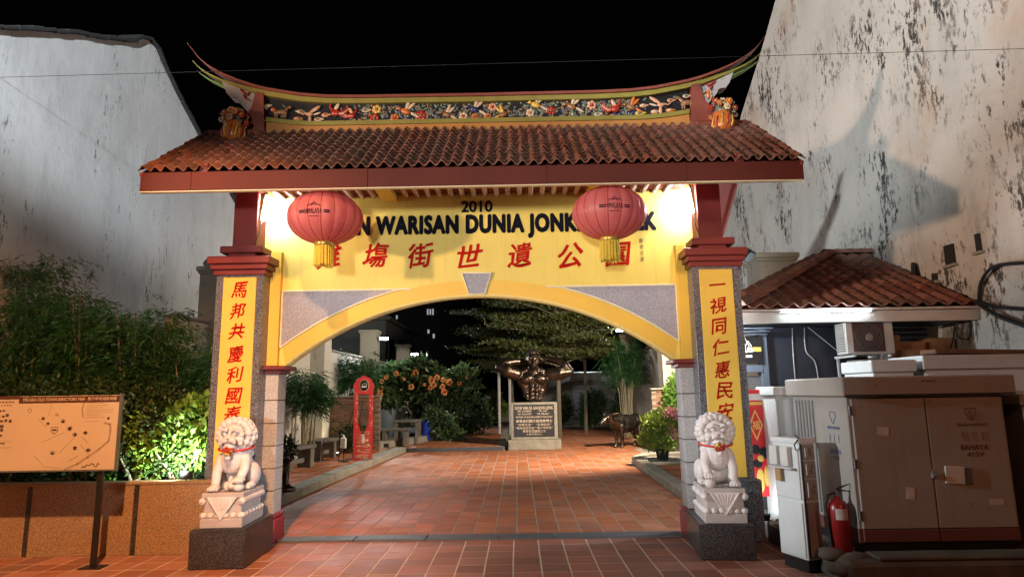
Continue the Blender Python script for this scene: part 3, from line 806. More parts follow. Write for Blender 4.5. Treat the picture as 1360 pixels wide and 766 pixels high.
# ------------------------------------------------------------------ ridge
ridge = thing('ridge', None, None); ridge.parent = gate
FY = .28
def zc(x):      # top line of the ridge
    a = abs(x); key = [(0, 5.265), (1.5, 5.272), (1.9, 5.285), (2.2, 5.315), (2.6, 5.39), (2.8, 5.445), (3.0, 5.525), (3.2, 5.62), (3.38, 5.73), (3.54, 5.86), (3.70, 6.07)]
    for (x0, z0), (x1, z1) in zip(key[:-1], key[1:]):
        if a <= x1: return z0+(z1-z0)*(a-x0)/(x1-x0)
    return key[-1][1]
def band(name, xs, f0, f1, y0, y1, mat, taper=None):
    mb = MB(); vs = []; fs = []; n = len(xs)
    for i, x in enumerate(xs):
        a, b = f0(x), f1(x); t = taper(x) if taper else 1.0; m = (a+b)/2; yc = (y0+y1)/2; hy = (y1-y0)/2*(.35+.65*t)
        a = b-(b-a)*t if taper else a
        vs += [(x+GX, yc-hy, a), (x+GX, yc-hy, b), (x+GX, yc+hy, b), (x+GX, yc+hy, a)]
    for i in range(n-1):
        for k in range(4): fs.append((i*4+k, i*4+(k+1) % 4, i*4+4+(k+1) % 4, i*4+4+k))
    fs += [(3, 2, 1, 0), tuple((n-1)*4+k for k in range(4))]
    fs = [tuple(reversed(f)) for f in fs]
    mb.add(vs, fs); return mb.build(name, mat, ridge)
XS = [-3.7+7.4*i/120 for i in range(121)]
tp = lambda lim: (lambda x: max(.12, min(1, (lim-abs(x))/.9)))
band('ridge_cap', XS, lambda x: zc(x)-.034, zc, FY-.075, .44+.075, M['ridge_red'], tp(3.74))
XS2 = [-3.62+7.24*i/120 for i in range(121)]
gap = lambda x: max(0, abs(x)-2.7)**1.5*.11
band('ridge_blade', XS2, lambda x: zc(x)-.098-gap(x), lambda x: zc(x)-.034-.002-gap(x), FY-.05, .44+.05, M['ridge_olive'], tp(3.64))
XF = [-2.62+5.24*i/60 for i in range(61)]
zf = lambda x: 4.90 + max(0, abs(x)-1.9)**2*.13
band('frieze_board', XF, lambda x: zf(x)+.05, lambda x: zc(x)-.096, FY, .44, M['frieze_black'])
band('lower_moulding', XF, lambda x: zf(x)-.003, lambda x: zf(x)+.052, FY-.04, .48, M['ridge_olive'])
band('orange_base', XF, lambda x: 4.70, lambda x: zf(x)-.004, FY-.02, .46, M['ridge_orange'])
# lime underside tips of the blade
for sg in (-1, 1):
    xs = [sg*(3.05+.5*i/12) for i in range(13)]
    if sg < 0: xs = xs[::-1]
    band('blade_tip', xs, lambda x: zc(x)-.118-gap(x), lambda x: zc(x)-.098-gap(x)-.002, FY-.03, .47, M['ridge_lime'], tp(3.62))
    MB().prism([(sg*x+GX, z) for x, z in ([(2.62, 4.72), (2.66, 5.33), (2.76, 5.35), (2.80, 5.14), (2.93, 4.98), (3.0, 4.72)])], FY-.06, .50).build('end_block', M['ridge_red'], ridge)
    MB().prism([(sg*x+GX, z) for x, z in ([(2.74, 5.36), (2.9, 5.40), (3.22, 5.54), (3.15, 5.37), (3.10, 5.31), (3.02, 5.30), (2.98, 5.23), (2.86, 5.10), (2.78, 5.12)])], FY+.0, .44).build('end_wing', M['wing_grey'], ridge)
    m_ = MB(); m_.tube([(sg*2.98+GX, FY-.01, 5.44), (sg*2.95+GX, FY-.015, 5.37), (sg*2.88+GX, FY-.015, 5.33), (sg*2.84+GX, FY-.01, 5.38)], [.006, .014, .014, .006], 6)
    m_.tube([(sg*2.93+GX, FY-.012, 5.33), (sg*2.90+GX, FY-.015, 5.28), (sg*2.83+GX, FY-.012, 5.24)], [.012, .014, .005], 6); m_.build('scroll_relief', M['porc_red'], ridge)
    # shallow stone upstand where the ridge meets the tiles
    MB().box((sg*2.98+GX, .30, 4.79), (.62, .26, .10), .02).build('ridge_foot', M['ridge_red'], ridge)

# relief figures of the frieze (positions from the photograph's frieze, metres along the ridge)
def relief(name, mats, fn, x, z, s=1.0, flip=1):
    mb = MB(); fn(mb, x+GX, z, s, flip); return mb.build(name, mats, ridge)
fy = FY-.012
def f_flower(mb, x, z, s, fl):
    for k in range(6):
        a = k*math.pi/3+.3; mb.ball((x+.030*s*math.cos(a), fy, z+.030*s*math.sin(a)), (.021*s, .012, .021*s), 7, 4, 0)
    mb.ball((x, fy-.012, z), (.017*s, .012, .017*s), 7, 4, 1)
def f_cloud(mb, x, z, s, fl):
    mb.ball((x, fy, z), (.05*s, .014, .027*s), 9, 5, 0); mb.ball((x+.045*s*fl, fy, z+.004), (.028*s, .010, .012*s), 7, 4, 0)
    mb.ball((x-.006*fl, fy-.012, z), (.028*s, .010, .015*s), 8, 4, 1)
def f_bird(mb, x, z, s, fl):
    mb.ball((x, fy-.012, z), (.048*s, .024, .028*s), 9, 5, 0, eul(0, .4*fl, 0)); mb.ball((x-.055*s*fl, fy-.016, z+.026*s), (.018*s, .016, .017*s), 7, 4, 0)
    mb.tube([(x-.06*s*fl, fy-.016, z+.026*s), (x-.09*s*fl, fy-.016, z+.02*s)], [.007*s, .001], 5, 1)
    mb.ball((x+.02*s*fl, fy-.02, z+.06*s), (.017*s, .010, .055*s), 8, 4, 1, eul(0, .35*fl, 0)); mb.ball((x+.05*s*fl, fy-.012, z+.05*s), (.015*s, .010, .05*s), 8, 4, 1, eul(0, .8*fl, 0))
    mb.ball((x+.075*s*fl, fy-.006, z-.03*s), (.055*s, .009, .012*s), 8, 4, 1, eul(0, .55*fl, 0))
def f_crane(mb, x, z, s, fl):
    mb.ball((x, fy-.012, z), (.042*s, .02, .022*s), 9, 5, 0); mb.tube([(x-.03*s*fl, fy-.012, z+.01*s), (x-.07*s*fl, fy-.012, z+.0*s), (x-.10*s*fl, fy-.012, z+.02*s)], [.013*s, .008*s, .009*s], 6, 0)
    mb.ball((x+.055*s*fl, fy-.012, z+.05*s), (.075*s, .010, .020*s), 8, 4, 0, eul(0, -.6*fl, 0)); mb.ball((x+.005*s*fl, fy-.012, z-.055*s), (.018*s, .010, .055*s), 8, 4, 0)
    mb.ball((x+.075*s*fl, fy-.006, z+.005*s), (.05*s, .008, .011*s), 7, 4, 1, eul(0, -.3*fl, 0))
def f_phoenix(mb, x, z, s, fl):
    mb.ball((x, fy-.014, z), (.045*s, .024, .035*s), 9, 5, 0); mb.tube([(x-.02*s*fl, fy-.016, z+.02*s), (x-.05*s*fl, fy-.016, z+.05*s), (x-.045*s*fl, fy-.016, z+.085*s)], [.02*s, .012*s, .013*s], 6, 0)
    for q in range(3):
        mb.tube([(x+.02*s*fl, fy-.012, z-.01*s), (x+.07*s*fl, fy-.014, z-.03*s+q*.02*s), (x+.12*s*fl, fy-.01, z+.01*s+q*.025*s), (x+.10*s*fl, fy-.01, z+.05*s+q*.012*s)], [.012*s, .010*s, .008*s, .003], 5, q % 2)
    mb.ball((x+.01*s*fl, fy-.02, z+.05*s), (.02*s, .010, .05*s), 8, 4, 1, eul(0, .5*fl, 0))
def f_beast(mb, x, z, s, fl):
    mb.ball((x, fy-.016, z), (.06*s, .022, .027*s), 9, 5, 0); mb.ball((x-.05*s*fl, fy-.016, z-.002), (.03*s, .022, .032*s), 8, 5, 0)
    mb.tube([(x+.045*s*fl, fy-.016, z+.01*s), (x+.075*s*fl, fy-.018, z+.045*s)], [.02*s, .014*s], 6, 0); mb.ball((x+.088*s*fl, fy-.018, z+.05*s), (.024*s, .015, .013*s), 7, 4, 0, eul(0, .4*fl, 0))
    for q in (-.055, -.035, .03, .05): mb.tube([(x+q*s*fl, fy-.014, z-.01*s), (x+(q-.006)*s*fl, fy-.014, z-.065*s)], [.013*s, .007*s], 5, 0)
    mb.ball((x-.085*s*fl, fy-.01, z+.03*s), (.03*s, .014, .024*s), 8, 4, 1)
def f_scroll(mb, x, z, s, fl):
    mb.ball((x, fy-.01, z+.03), (.025*s, .015, .045*s), 8, 5, 1)
    mb.tube([(x-.03*fl, fy-.008, z+.09), (x-.035*fl, fy-.01, z), (x+.0*fl, fy-.01, z-.07), (x+.06*fl, fy-.01, z-.095), (x+.10*fl, fy-.008, z-.09)], .007, 5, 0)
    mb.tube([(x-.03*fl, fy-.008, z+.09), (x+.04*fl, fy-.01, z+.08), (x+.08*fl, fy-.01, z+.05)], .008, 5, 0)
px2x = lambda p: (p-639)*.0098/1.0 + .07
def px2z(y): return 5.24-(y-131)*.0104
L_ = [('relief_scroll', f_scroll, 357, 145, 'porc_cream', 'porc_orange', 1, 1), ('relief_beast', f_beast, 383, 144, 'porc_brown', 'porc_orange', 1, 1), ('relief_cloud', f_cloud, 364, 135, 'porc_cream', 'porc_peach', .8, 1),
 ('relief_cloud', f_cloud, 403, 157, 'porc_orange', 'porc_cream', .9, 1), ('relief_cloud', f_cloud, 407, 143, 'porc_cream', 'porc_brown', .8, -1), ('relief_crane', f_crane, 419, 147, 'porc_peach', 'porc_cream', 1, 1),
 ('relief_cloud', f_cloud, 439, 148, 'porc_peach', 'porc_orange', .9, 1), ('relief_cloud', f_cloud, 430, 158, 'porc_cream', 'porc_brown', .9, 1), ('relief_phoenix', f_phoenix, 452, 146, 'porc_red', 'porc_cream', 1.1, 1),
 ('relief_phoenix', f_phoenix, 473, 150, 'porc_red', 'porc_peach', .9, -1), ('relief_cloud', f_cloud, 490, 143, 'porc_cream', 'porc_green', .9, 1), ('relief_flower', f_flower, 504, 142, 'porc_yellow', 'porc_brown', 1.0, 1),
 ('relief_flower', f_flower, 501, 156, 'porc_red', 'porc_brown', 1.1, 1), ('relief_flower', f_flower, 527, 154, 'porc_orange', 'porc_red', 1.0, 1), ('relief_bird', f_bird, 541, 146, 'porc_orange', 'porc_cream', 1.2, 1),
 ('relief_flower', f_flower, 560, 151, 'porc_red', 'porc_brown', 1.15, 1), ('relief_bird', f_bird, 593, 151, 'porc_brown', 'porc_cream', 1.0, 1), ('relief_flower', f_flower, 614, 153, 'porc_cream', 'porc_red', 1.0, 1),
 ('relief_bird', f_bird, 628, 145, 'porc_blue', 'porc_cream', 1.15, 1), ('relief_flower', f_flower, 651, 142, 'porc_peach', 'porc_red', .95, 1), ('relief_flower', f_flower, 629, 159, 'porc_orange', 'porc_brown', .8, 1),
 ('relief_flower', f_flower, 645, 159, 'porc_orange', 'porc_brown', .8, 1), ('relief_bird', f_bird, 665, 152, 'porc_brown', 'porc_yellow', 1.0, -1), ('relief_flower', f_flower, 699, 150, 'porc_cream', 'porc_orange', .95, 1),
 ('relief_bird', f_bird, 706, 140, 'porc_yellow', 'porc_cream', 1.1, 1), ('relief_flower', f_flower, 725, 147, 'porc_red', 'porc_brown', 1.0, 1), ('relief_bird', f_bird, 751, 143, 'porc_brown', 'porc_cream', 1.1, 1),
 ('relief_flower', f_flower, 752, 156, 'porc_green', 'porc_cream', .9, 1), ('relief_flower', f_flower, 777, 141, 'porc_peach', 'porc_red', 1.05, 1), ('relief_cloud', f_cloud, 784, 154, 'porc_cream', 'porc_green', .8, 1),
 ('relief_phoenix', f_phoenix, 806, 147, 'porc_red', 'porc_peach', 1.1, -1), ('relief_bird', f_bird, 826, 145, 'porc_brown', 'porc_orange', 1.1, 1), ('relief_cloud', f_cloud, 842, 143, 'porc_peach', 'porc_cream', .85, 1),
 ('relief_cloud', f_cloud, 837, 154, 'porc_yellow', 'porc_green', 1.0, 1), ('relief_cloud', f_cloud, 856, 151, 'porc_peach', 'porc_cream', .9, 1), ('relief_crane', f_crane, 864, 143, 'porc_peach', 'porc_cream', 1.0, -1),
 ('relief_cloud', f_cloud, 875, 150, 'porc_orange', 'porc_cream', .9, 1), ('relief_cloud', f_cloud, 877, 137, 'porc_peach', 'porc_brown', .8, 1), ('relief_beast', f_beast, 897, 141, 'porc_brown', 'porc_orange', 1.05, -1),
 ('relief_cloud', f_cloud, 897, 132, 'porc_cream', 'porc_green', .8, 1), ('relief_scroll', f_scroll, 925, 134, 'porc_cream', 'porc_orange', 1.0, -1)]
for nm, fn, x, y, a, b, s, fl in L_:
    X_ = px2x(x); Z_ = px2z(y + (2 if x < 700 else 3)); lo = zf(X_)+.085; hi = zc(X_)-.125
    relief(nm, [M[a], M[b]], fn, X_, max(lo, min(hi, Z_)), s*1.22, fl)
lv = MB()
for k in range(720):
    x = random.uniform(-1.6, 2.0) if k < 640 else random.uniform(-2.5, 2.5); z = random.uniform(zf(x)+.07, zc(x)-.11)
    lv.ball((x+GX, FY-.002, z), (random.uniform(.022, .042), .009, random.uniform(.011, .020)), 6, 3, random.choice((0, 0, 0, 1, 2)), eul(0, random.uniform(0, 3.1), random.uniform(-.3, .3)))
o = lv.build('relief_foliage', [M['porc_green'], M['porc_brown'], M['porc_blue']], ridge); o["kind"] = "stuff"

# ================================================================== NEIGHBOURING SHOP-HOUSES
def side_house(name, label, x0, x1, prof, mat, coping=True):
    o = thing(name, label, 'building', (x0, 0, 0))
    MB().prism(prof, min(x0, x1), max(x0, x1), axis=0).build('gable_wall', mat, o)
    top = [p for p in prof if p[1] > .5]
    if coping:
        pts = []
        for (a, b) in zip(top[:-1], top[1:]):
            n = max(1, int(math.hypot(b[0]-a[0], b[1]-a[1])/.22))
            for k in range(n): pts.append((a[0]+(b[0]-a[0])*k/n, a[1]+(b[1]-a[1])*k/n))
        pts.append(top[-1]); mb = MB()
        xf = x0 + (.04 if x0 < 0 else -.04)
        for (a, b) in zip(pts[:-1], pts[1:]):
            if b[0] == a[0]: continue
            ang = math.atan2(b[1]-a[1], b[0]-a[0]); ln = math.hypot(b[0]-a[0], b[1]-a[1])
            mb.box(((x0+x1)/2+(.03 if x0 < 0 else -.03), (a[0]+b[0])/2, (a[1]+b[1])/2+.03+random.uniform(-.012, .012)), (abs(x1-x0)+.08, ln*1.02, .06+random.uniform(-.015, .015)), .012, Matrix.Rotation(ang+random.uniform(-.05, .05), 3, 'X'))
        mb.build('coping', M['coping'], o)
    return o
lh = side_house('shop_house', 'grey white plastered shop-house gable on the left, standing behind the bamboo', -6.2, -6.55,
    [(-4, 0), (-4, 4.2), (.4, 6.38), (1.72, 7.1), (2.6, 7.52), (3.05, 7.74), (3.3, 7.97), (3.55, 8.08), (3.8, 8.05), (4.05, 7.86), (4.5, 7.58), (5.45, 7.1), (6.4, 6.62), (7.3, 6.2), (8.05, 5.85), (8.25, 5.6), (8.25, 0)], M['wall_left'])
rh = side_house('shop_house', 'tall stained white shop-house gable on the right, rising above the tiled kiosk roof', 6.2, 6.6,
    [(-5, 0), (-5, 8.6), (1.0, 12.5), (1.6, 12.5), (5.48, 9.92), (6.2, 9.42), (6.9, 9.0), (7.92, 8.42), (9.2, 7.6), (10.6, 6.8), (12.5, 5.8), (12.8, 5.5), (12.8, 0)], M['wall_right'], False)
for (px, py, w, h) in ((1263, 338, .17, .26), (1216, 360, .08, .22), (1243, 368, .09, .10), (1301, 322, .07, .22)):
    p = at(px, py, X=6.2); mb = MB(); 
    mb.box((6.19, p.y, p.z), (.05, w, h), .004); mb.build('blocked_vent', M['coping'], rh)
    mb = MB(); mb.box((6.19, p.y, p.z-h/2-.02), (.10, w+.08, .035), .006); mb.build('vent_sill', M['concrete'], rh)
# back volumes so that the houses are solid
MB().box((-8.6, 2.1, 2.3), (4.1, 12.0, 4.6)).build('rear_mass', M['wall_left'], lh)
MB().box((8.6, 3.8, 4.0), (4.0, 17.0, 8.0)).build('rear_mass', M['wall_right'], rh)

# ------------------------------------------------------------------ overhead wire between the houses
mb = MB(); A, B = at(0, 103, X=-6.19), at(1360, 65, X=6.19); pts = []
pts = [A.lerp(B, k/20) for k in range(21)]
mb.tube(pts, .003, 5); o = mb.build('overhead_wire', M['rubber']); tag(o, 'thin black wire strung high across the gap between the two shop-houses', 'wire')

# ------------------------------------------------------------------ planter wall, left
pw = thing('planter_wall', 'low brown granite planter wall with dark vertical strips left of the archway', 'wall', (-3.1, -.25, 0))
xs = [-2.725, -3.57, -4.70, -5.85, -7.0, -8.2]
for a, b in zip(xs[:-1], xs[1:]):
    MB().box(((a+b)/2, -.17, .355), (abs(b-a)-.055, .16, .71), .004).build('granite_panel', M['granite_orange'], pw)
    MB().box((b, -.168, .353), (.05, .156, .705), .002).build('dark_strip', M['granite_black'], pw)
MB().box((-5.43, -.16, .72), (5.42, .20, .022), .004).build('wall_cap', M['granite_orange'], pw)
so = MB().box((-5.0, .75, .30), (4.1, 1.66, .62)).build('planter_soil', M['soil']); tag(so, 'dark soil filling the planter behind the granite wall', None, None, 'structure')

def shrub(name, label, cat, loc, blobs, n, ls, lw, mat, group=None, stems=(), stem_mat='bark', flowers=None, thr=-.12, seed=0, freq=5.0, upb=.3, crown='crown', shell=.5):
    o = thing(name, label, cat, loc, group); loc = Vector(loc)
    B = [((c[0]+loc.x, c[1]+loc.y, c[2]+loc.z), r) for c, r in blobs]
    P, U = blob_points(n, B, shell, seed=seed); P, U = clumpy(P, U, freq, thr, seed)
    D = U*.7 + rng.normal(size=U.shape)*.6 + np.array([0, 0, upb])
    leaf_mesh(crown, P, D, ls*(.6+.8*rng.random(len(P))), lw*(.6+.8*rng.random(len(P))), mat, o)
    if stems:
        for pts, r in stems:
            mb = MB(); mb.tube([Vector(p)+loc for p in pts], [r*(1-.5*i/max(1, len(pts)-1)) for i in range(len(pts))], 7); mb.build('stem', M[stem_mat], o)
    return o
def branchy(x, y, h, sp, k=4, seed=0):
    g = random.Random(seed); out = []
    for q in range(k):
        a = g.uniform(0, 6.28); t = g.uniform(.4, 1)
        out.append(([(x+g.uniform(-.04, .04), y, 0), (x+sp*.35*t*math.cos(a), y+sp*.35*t*math.sin(a)*.6, h*.45), (x+sp*t*math.cos(a), y+sp*t*math.sin(a)*.6, h*g.uniform(.85, 1.0))], .022))
    return out
# dark leafy hedge bushes
for i, (x, w, h, lab) in enumerate(((-5.75, .75, 1.25, 'dark clipped hedge bush behind the left end of the map board'), (-4.85, .70, 1.22, 'dark hedge bush rising above the middle of the map board'),
                                    (-4.05, .62, 1.12, 'dark hedge bush above the right edge of the map board'), (-3.42, .48, 1.0, 'dark hedge bush beside the left granite pillar'))):
    shrub('hedge_bush', lab, 'hedge', (x, .62, .6), [((0, 0, h*.5), (w*.75, .55, h*.52)), ((.2, .12, h*.72), (w*.6, .45, h*.34)), ((-.25, -.1, h*.68), (w*.5, .45, h*.36)), ((0, -.2, h*.3), (w*.7, .45, h*.3))], 9500, .058, .034, M['leaf_hedge'],
          'hedge bushes in the granite planter', branchy(0, 0, h*.7, .3, 4, i), thr=-.16, seed=20+i)
# bamboo above the hedge
def bamboo(label, x, y, top, spread, n, seed, z0=.6, group='bamboo clumps in the granite planter', mat='leaf_bamboo', leafz=.40, ll=.10, ncane=9):
    o = thing('bamboo_clump', label, 'bamboo', (x, y, z0), group); g = np.random.default_rng(seed); Ps = []; Ds = []
    h = top - z0
    for k in range(ncane):
        a = g.uniform(0, 6.28); r = g.uniform(0, .25); lean = g.uniform(.1, 1)*spread*.6
        p0 = Vector((x+r*math.cos(a), y+.5*r*math.sin(a), z0)); hh = h*g.uniform(.72, 1.0)
        p1 = p0 + Vector((lean*.3*math.cos(a), lean*.2*math.sin(a), hh*.6)); p2 = p0 + Vector((lean*math.cos(a), lean*.6*math.sin(a), hh)); p3 = p2 + Vector((lean*.5*math.cos(a), lean*.3*math.sin(a), -.05*hh))
        mb = MB(); mb.tube([p0, p1, p2, p3], [.014, .012, .007, .003], 6); mb.build('cane', M['bamboo_cane'], o)
        for q in range(n//ncane//12):
            t = g.uniform(leafz, 1.08); b = p0.lerp(p1, min(1, t/.6)) if t < .6 else p1.lerp(p2, min(1, (t-.6)/.4))
            dr = Vector((g.normal(), g.normal()*.7, g.normal()*.25)).normalized()*g.uniform(.05, spread*.75)
            s0 = b + dr
            for e in range(12):
                f = g.uniform(.55, 1.15); pt = b + dr*f + Vector((0, 0, -.10*f*f)) + Vector(g.normal(size=3)*.03)
                Ps.append(pt); Ds.append(dr.normalized()*.8 + Vector((g.normal()*.5, g.normal()*.5, -.35+g.normal()*.35)))
    P = np.array([tuple(p) for p in Ps]); D = np.array([tuple(d) for d in Ds])
    leaf_mesh('crown', P, D, ll*(.6+.7*rng.random(len(P))), (.0105 if ll < .12 else .0125)*(.7+.6*rng.random(len(P))), M[mat], o, .1, droop=.15); return o
bamboo('tallest bamboo clump at the left edge against the grey gable', -5.75, 1.0, 3.42, .78, 14000, 1)
bamboo('bushy bamboo clump right of the tallest one, under the grey gable', -5.0, .95, 2.95, .66, 12000, 2)
bamboo('mid height bamboo clump behind the right half of the map board', -4.35, .95, 2.78, .6, 11000, 3)
bamboo('low bamboo clump leaning against the left granite pillar', -3.72, .95, 2.5, .5, 10000, 4)
# floodlit shrubs at the planter edge
shrub('floodlit_shrub', 'bright green floodlit shrub with pale stems right beside the left granite pillar', 'shrub', (-3.36, .12, .62), [((0, .16, .46), (.40, .26, .28)), ((-.26, .12, .36), (.28, .22, .22)), ((.12, .2, .72), (.30, .24, .26))], 4200, .085, .055, M['leaf_bright'],
      'floodlit shrubs in the planter', branchy(0, 0, .42, .28, 6, 11), 'bark_pale', thr=-.3, seed=41)
shrub('floodlit_shrub', 'pale green floodlit shrub between the map board and the brighter shrub', 'shrub', (-3.82, .10, .62), [((0, .16, .42), (.36, .26, .30)), ((-.25, .1, .32), (.26, .22, .24)), ((.16, .2, .66), (.28, .22, .24))], 3400, .085, .05, M['leaf_bright'],
      'floodlit shrubs in the planter', branchy(0, 0, .36, .3, 5, 12), 'bark_pale', thr=-.25, seed=42)

# ------------------------------------------------------------------ map board
ms = thing('map_board', 'orange lit town directory map board on black posts in front of the granite planter', 'sign', (-3.82, -.5, 0))
kx = lambda x: .464+(x-.464)*.967
kz = lambda z: 1.6+(z-1.6)*.967
bxx = lambda px: kx(-4.92 + px*(1.27/163)); bz = lambda py: kz(1.643-(py-524)*(.746/99))
YB = -.74
MB().box((kx(-4.52), YB+.012, kz(1.27)), (1.683, .024, .725), .004).build('board_panel', M['sign_face'], ms)
mb = MB(); 
for xx in (kx(-3.645),): mb.box((xx, YB+.01, kz(1.27)), (.02, .045, .755), .003)
mb.box((kx(-4.52), YB+.01, kz(.892)), (1.683, .045, .016), .003); mb.build('board_frame', M['grey_metal'], ms)
MB().box(((bxx(28)+kx(-3.656))/2, YB-.003, bz(528.5)), (kx(-3.656)-bxx(28), .008, .062), .001).build('header_strip', M['sign_brown'], ms)
MB().box(((bxx(28)+kx(-5.39))/2, YB-.003, bz(525)), (bxx(28)-kx(-5.388), .008, .030), .001).build('header_strip', M['sign_brown'], ms)
mb = MB(); put_text(mb, "MELAKA OLD TOWN DIRECTORY MAP", (bxx(75), YB-.0075, bz(528.6)), w=.62, h=.030, bold=.012, depth=.001)
put_text(mb, "馬六甲老城區地圖", (bxx(139), YB-.0075, bz(528.3)), w=.29, h=.034, bold=.008, depth=.001); mb.build('header_lettering', M['sign_face'], ms)
mb = MB(); fl = lambda pts, w: [mb.box((((bxx(a[0])+bxx(b[0]))/2), YB-.0012, (bz(a[1])+bz(b[1]))/2), (math.hypot(bxx(a[0])-bxx(b[0]), bz(a[1])-bz(b[1]))+w*.4, .002, w), 0, Matrix.Rotation(-math.atan2(bz(b[1])-bz(a[1]), bxx(b[0])-bxx(a[0])), 3, 'Y')) for a, b in zip(pts[:-1], pts[1:])]
fl([(144, 561), (152, 563), (153, 572), (152, 585), (140, 596), (126, 606), (113, 615), (97, 622)], .020); fl([(115, 533), (113, 543), (115, 553)], .014)
for q in (((92, 573), (62, 586)), ((72, 537), (68, 552)), ((88, 600), (98, 588), (110, 575)), ((56, 555), (68, 566)), ((115, 590), (128, 604)), ((55, 603), (70, 618), (90, 620)), ((100, 612), (113, 604)), ((116, 579), (126, 589))): fl(q, .004)
for k in range(7): fl([(119, 534+k*3.2), (random.uniform(140, 156), 534+k*3.2)], .005)
fl([(116, 559), (137, 559)], .004)
for yy in (584, 592): fl([(-50, yy), (24, yy)], .004)
mb.build('map_lines', M['map_line'], ms)
mb = MB()
for (px, py, s) in ((43, 543, .020), (62, 554, .018), (80, 549, .014), (89, 558, .022), (69, 561, .015), (99, 568, .024), (106, 576, .022), (120, 574, .020), (108, 594, .021), (126, 597, .022), (79, 600, .022), (149, 555, .014)):
    cx, cz = bxx(px), bz(py); seg = [(cx+s*math.cos(a)*random.uniform(.85, 1.1), cz+s*.85*math.sin(a)*random.uniform(.8, 1.1)) for a in np.linspace(0, 6.28, 11)[:-1]]
    if random.random() < .7:
        for q in range(3): mb.box((cx+random.uniform(-.4, .4)*s, YB-.0016, cz+random.uniform(-.5, .3)*s), (s*random.uniform(.7, 1.2), .002, s*random.uniform(.4, .8)))
    mb.tube([(x, YB-.001, z) for x, z in seg], .0022, 4, closed=True)
sh = [(74, 566), (83, 566), (83, 571), (78.5, 575), (74, 571)]; mb.tube([(bxx(x), YB-.001, bz(y)) for x, y in sh], .003, 4, closed=True)
mb.box((bxx(78.5), YB-.0016, bz(569.5)), (.045, .002, .016))
for r_ in range(6):
    for c_ in range(random.choice((2, 3, 3, 4))):
        mb.box((bxx(3+c_*5+random.uniform(-1, 1)), YB-.0016, bz(543+r_*6.6+random.uniform(-1, 1))), (random.uniform(.02, .036), .002, random.uniform(.016, .034)))
for k in range(5): mb.box((bxx(2+k*4.4), YB-.0016, bz(531)), (.022, .002, .012)); mb.box((bxx(1+k*4), YB-.0016, bz(535.5)), (.010, .002, .010))
mb.box((bxx(8), YB-.0016, bz(586.5)), (.10, .002, .012))
pts = [(bxx(119+i*2.1), YB-.001, bz(617+random.uniform(-3, 3))) for i in range(12)]; mb.tube(pts, .0045, 4)
o = mb.build('map_marks', M['map_dark'], ms); o['kind'] = 'stuff'
for xx in (kx(-3.815), kx(-5.22)):
    b = MB(); b.box((xx, -.70, .70), (.05, .04, 1.40), .004); b.build('post', M['black_metal'], ms); b = MB(); b.box((xx, -.70, .006), (.22, .14, .012), .003); b.build('foot_plate', M['black_metal'], ms)

# ================================================================== KIOSK (right)
ks = thing('kiosk', 'small navy kiosk with red hip tiled roof and white fascia against the stained gable', 'kiosk', (4.7, .7, 0))
MB().box((4.3, 1.35, 1.20), (1.15, .06, 2.4), .006).build('navy_panel', M['navy_wall'], ks)
MB().box((5.55, 1.55, 1.00), (1.30, .06, 2.0), .006).build('navy_panel', M['navy_wall'], ks)
MB().box((3.70, 1.30, 1.20), (.10, .14, 2.4), .006).build('corner_post', M['navy_grey'], ks)
MB().box((3.44, 1.26, 1.86), (.46, .08, .10), .006).build('door_head', M['navy_grey'], ks)
MB().box((3.24, 1.26, .92), (.07, .08, 1.8), .006).build('door_jamb', M['navy_grey'], ks)
MB().box((3.46, 1.30, .90), (.38, .03, 1.74), .004).build('door_leaf', M['grey_metal'], ks)
MB().box((3.3, 1.85, 1.2), (.06, 1.0, 2.4), .006).build('navy_panel', M['navy_wall'], ks)
sb = MB(); sb.box((3.45, 1.22, 2.10), (.46, .03, .36), .004); sgn = sb.build('shop_sign', M['black_metal'], ks)
mb = MB(); mb.box((3.30, 1.202, 2.11), (.11, .004, .055)); mb.box((3.60, 1.202, 2.11), (.11, .004, .055)); mb.build('gold_bars', M['banner_gold'], sgn)
mb = MB()
for x0, x1, x2, z0, z1 in ((3.37, 3.41, 3.45, 2.15, 2.23), (3.40, 3.45, 3.50, 2.15, 2.27), (3.45, 3.49, 3.53, 2.15, 2.22)):
    mb.tube([(x0, 1.2, z0), (x1, 1.2, z1), (x2, 1.2, z0)], .008, 4)
put_text(mb, "HIMALAYA", (3.45, 1.2, 2.105), w=.19, h=.07, bold=.02); put_text(mb, "SHOP", (3.45, 1.2, 2.02), w=.16, h=.045, bold=.01) if False else None
mb.box((3.45, 1.2, 2.02), (.16, .004, .03)); mb.build('mountain_emblem', M['white_plastic'], sgn)
# awning bars under the fascia on the left
for k in range(3): MB().box((3.45, .95+.10*k, 2.36-.03*k), (.55, .05, .018), .003).build('awning_bar', M['navy_grey'], ks)
# fascia and soffit
KY, KZ, KX0, KX1 = .66, 2.56, 3.22, 6.19; KRY, KRZ = 2.9, 3.66
MB().box(((KX0+KX1)/2, KY+.05, 2.475), (KX1-KX0, .03, .16), .004).build('fascia_board', M['white_board'], ks)
MB().box(((KX0+KX1)/2, KY+.03, 2.553), (KX1-KX0, .05, .03), .004).build('fascia_trim', M['white_board'], ks)
MB().box((KX0+.015, KY+2.2, 2.475), (.03, 4.3, .16), .004).build('fascia_board', M['white_board'], ks)
MB().box(((KX0+KX1)/2, 1.2, 2.41), (KX1-KX0-.08, 1.0, .02)).build('soffit_board', M['navy_wall'], ks)
ksl = math.atan2(KRZ-KZ, KRY-KY); kl = math.hypot(KRZ-KZ, KRY-KY); kp = .198; krows = 12; krp = kl/krows
kt = [tile_shape(kp, krp*1.2, .055, .013, .018).mesh('roof_tile', M['roof_tile']) for _ in range(2)]
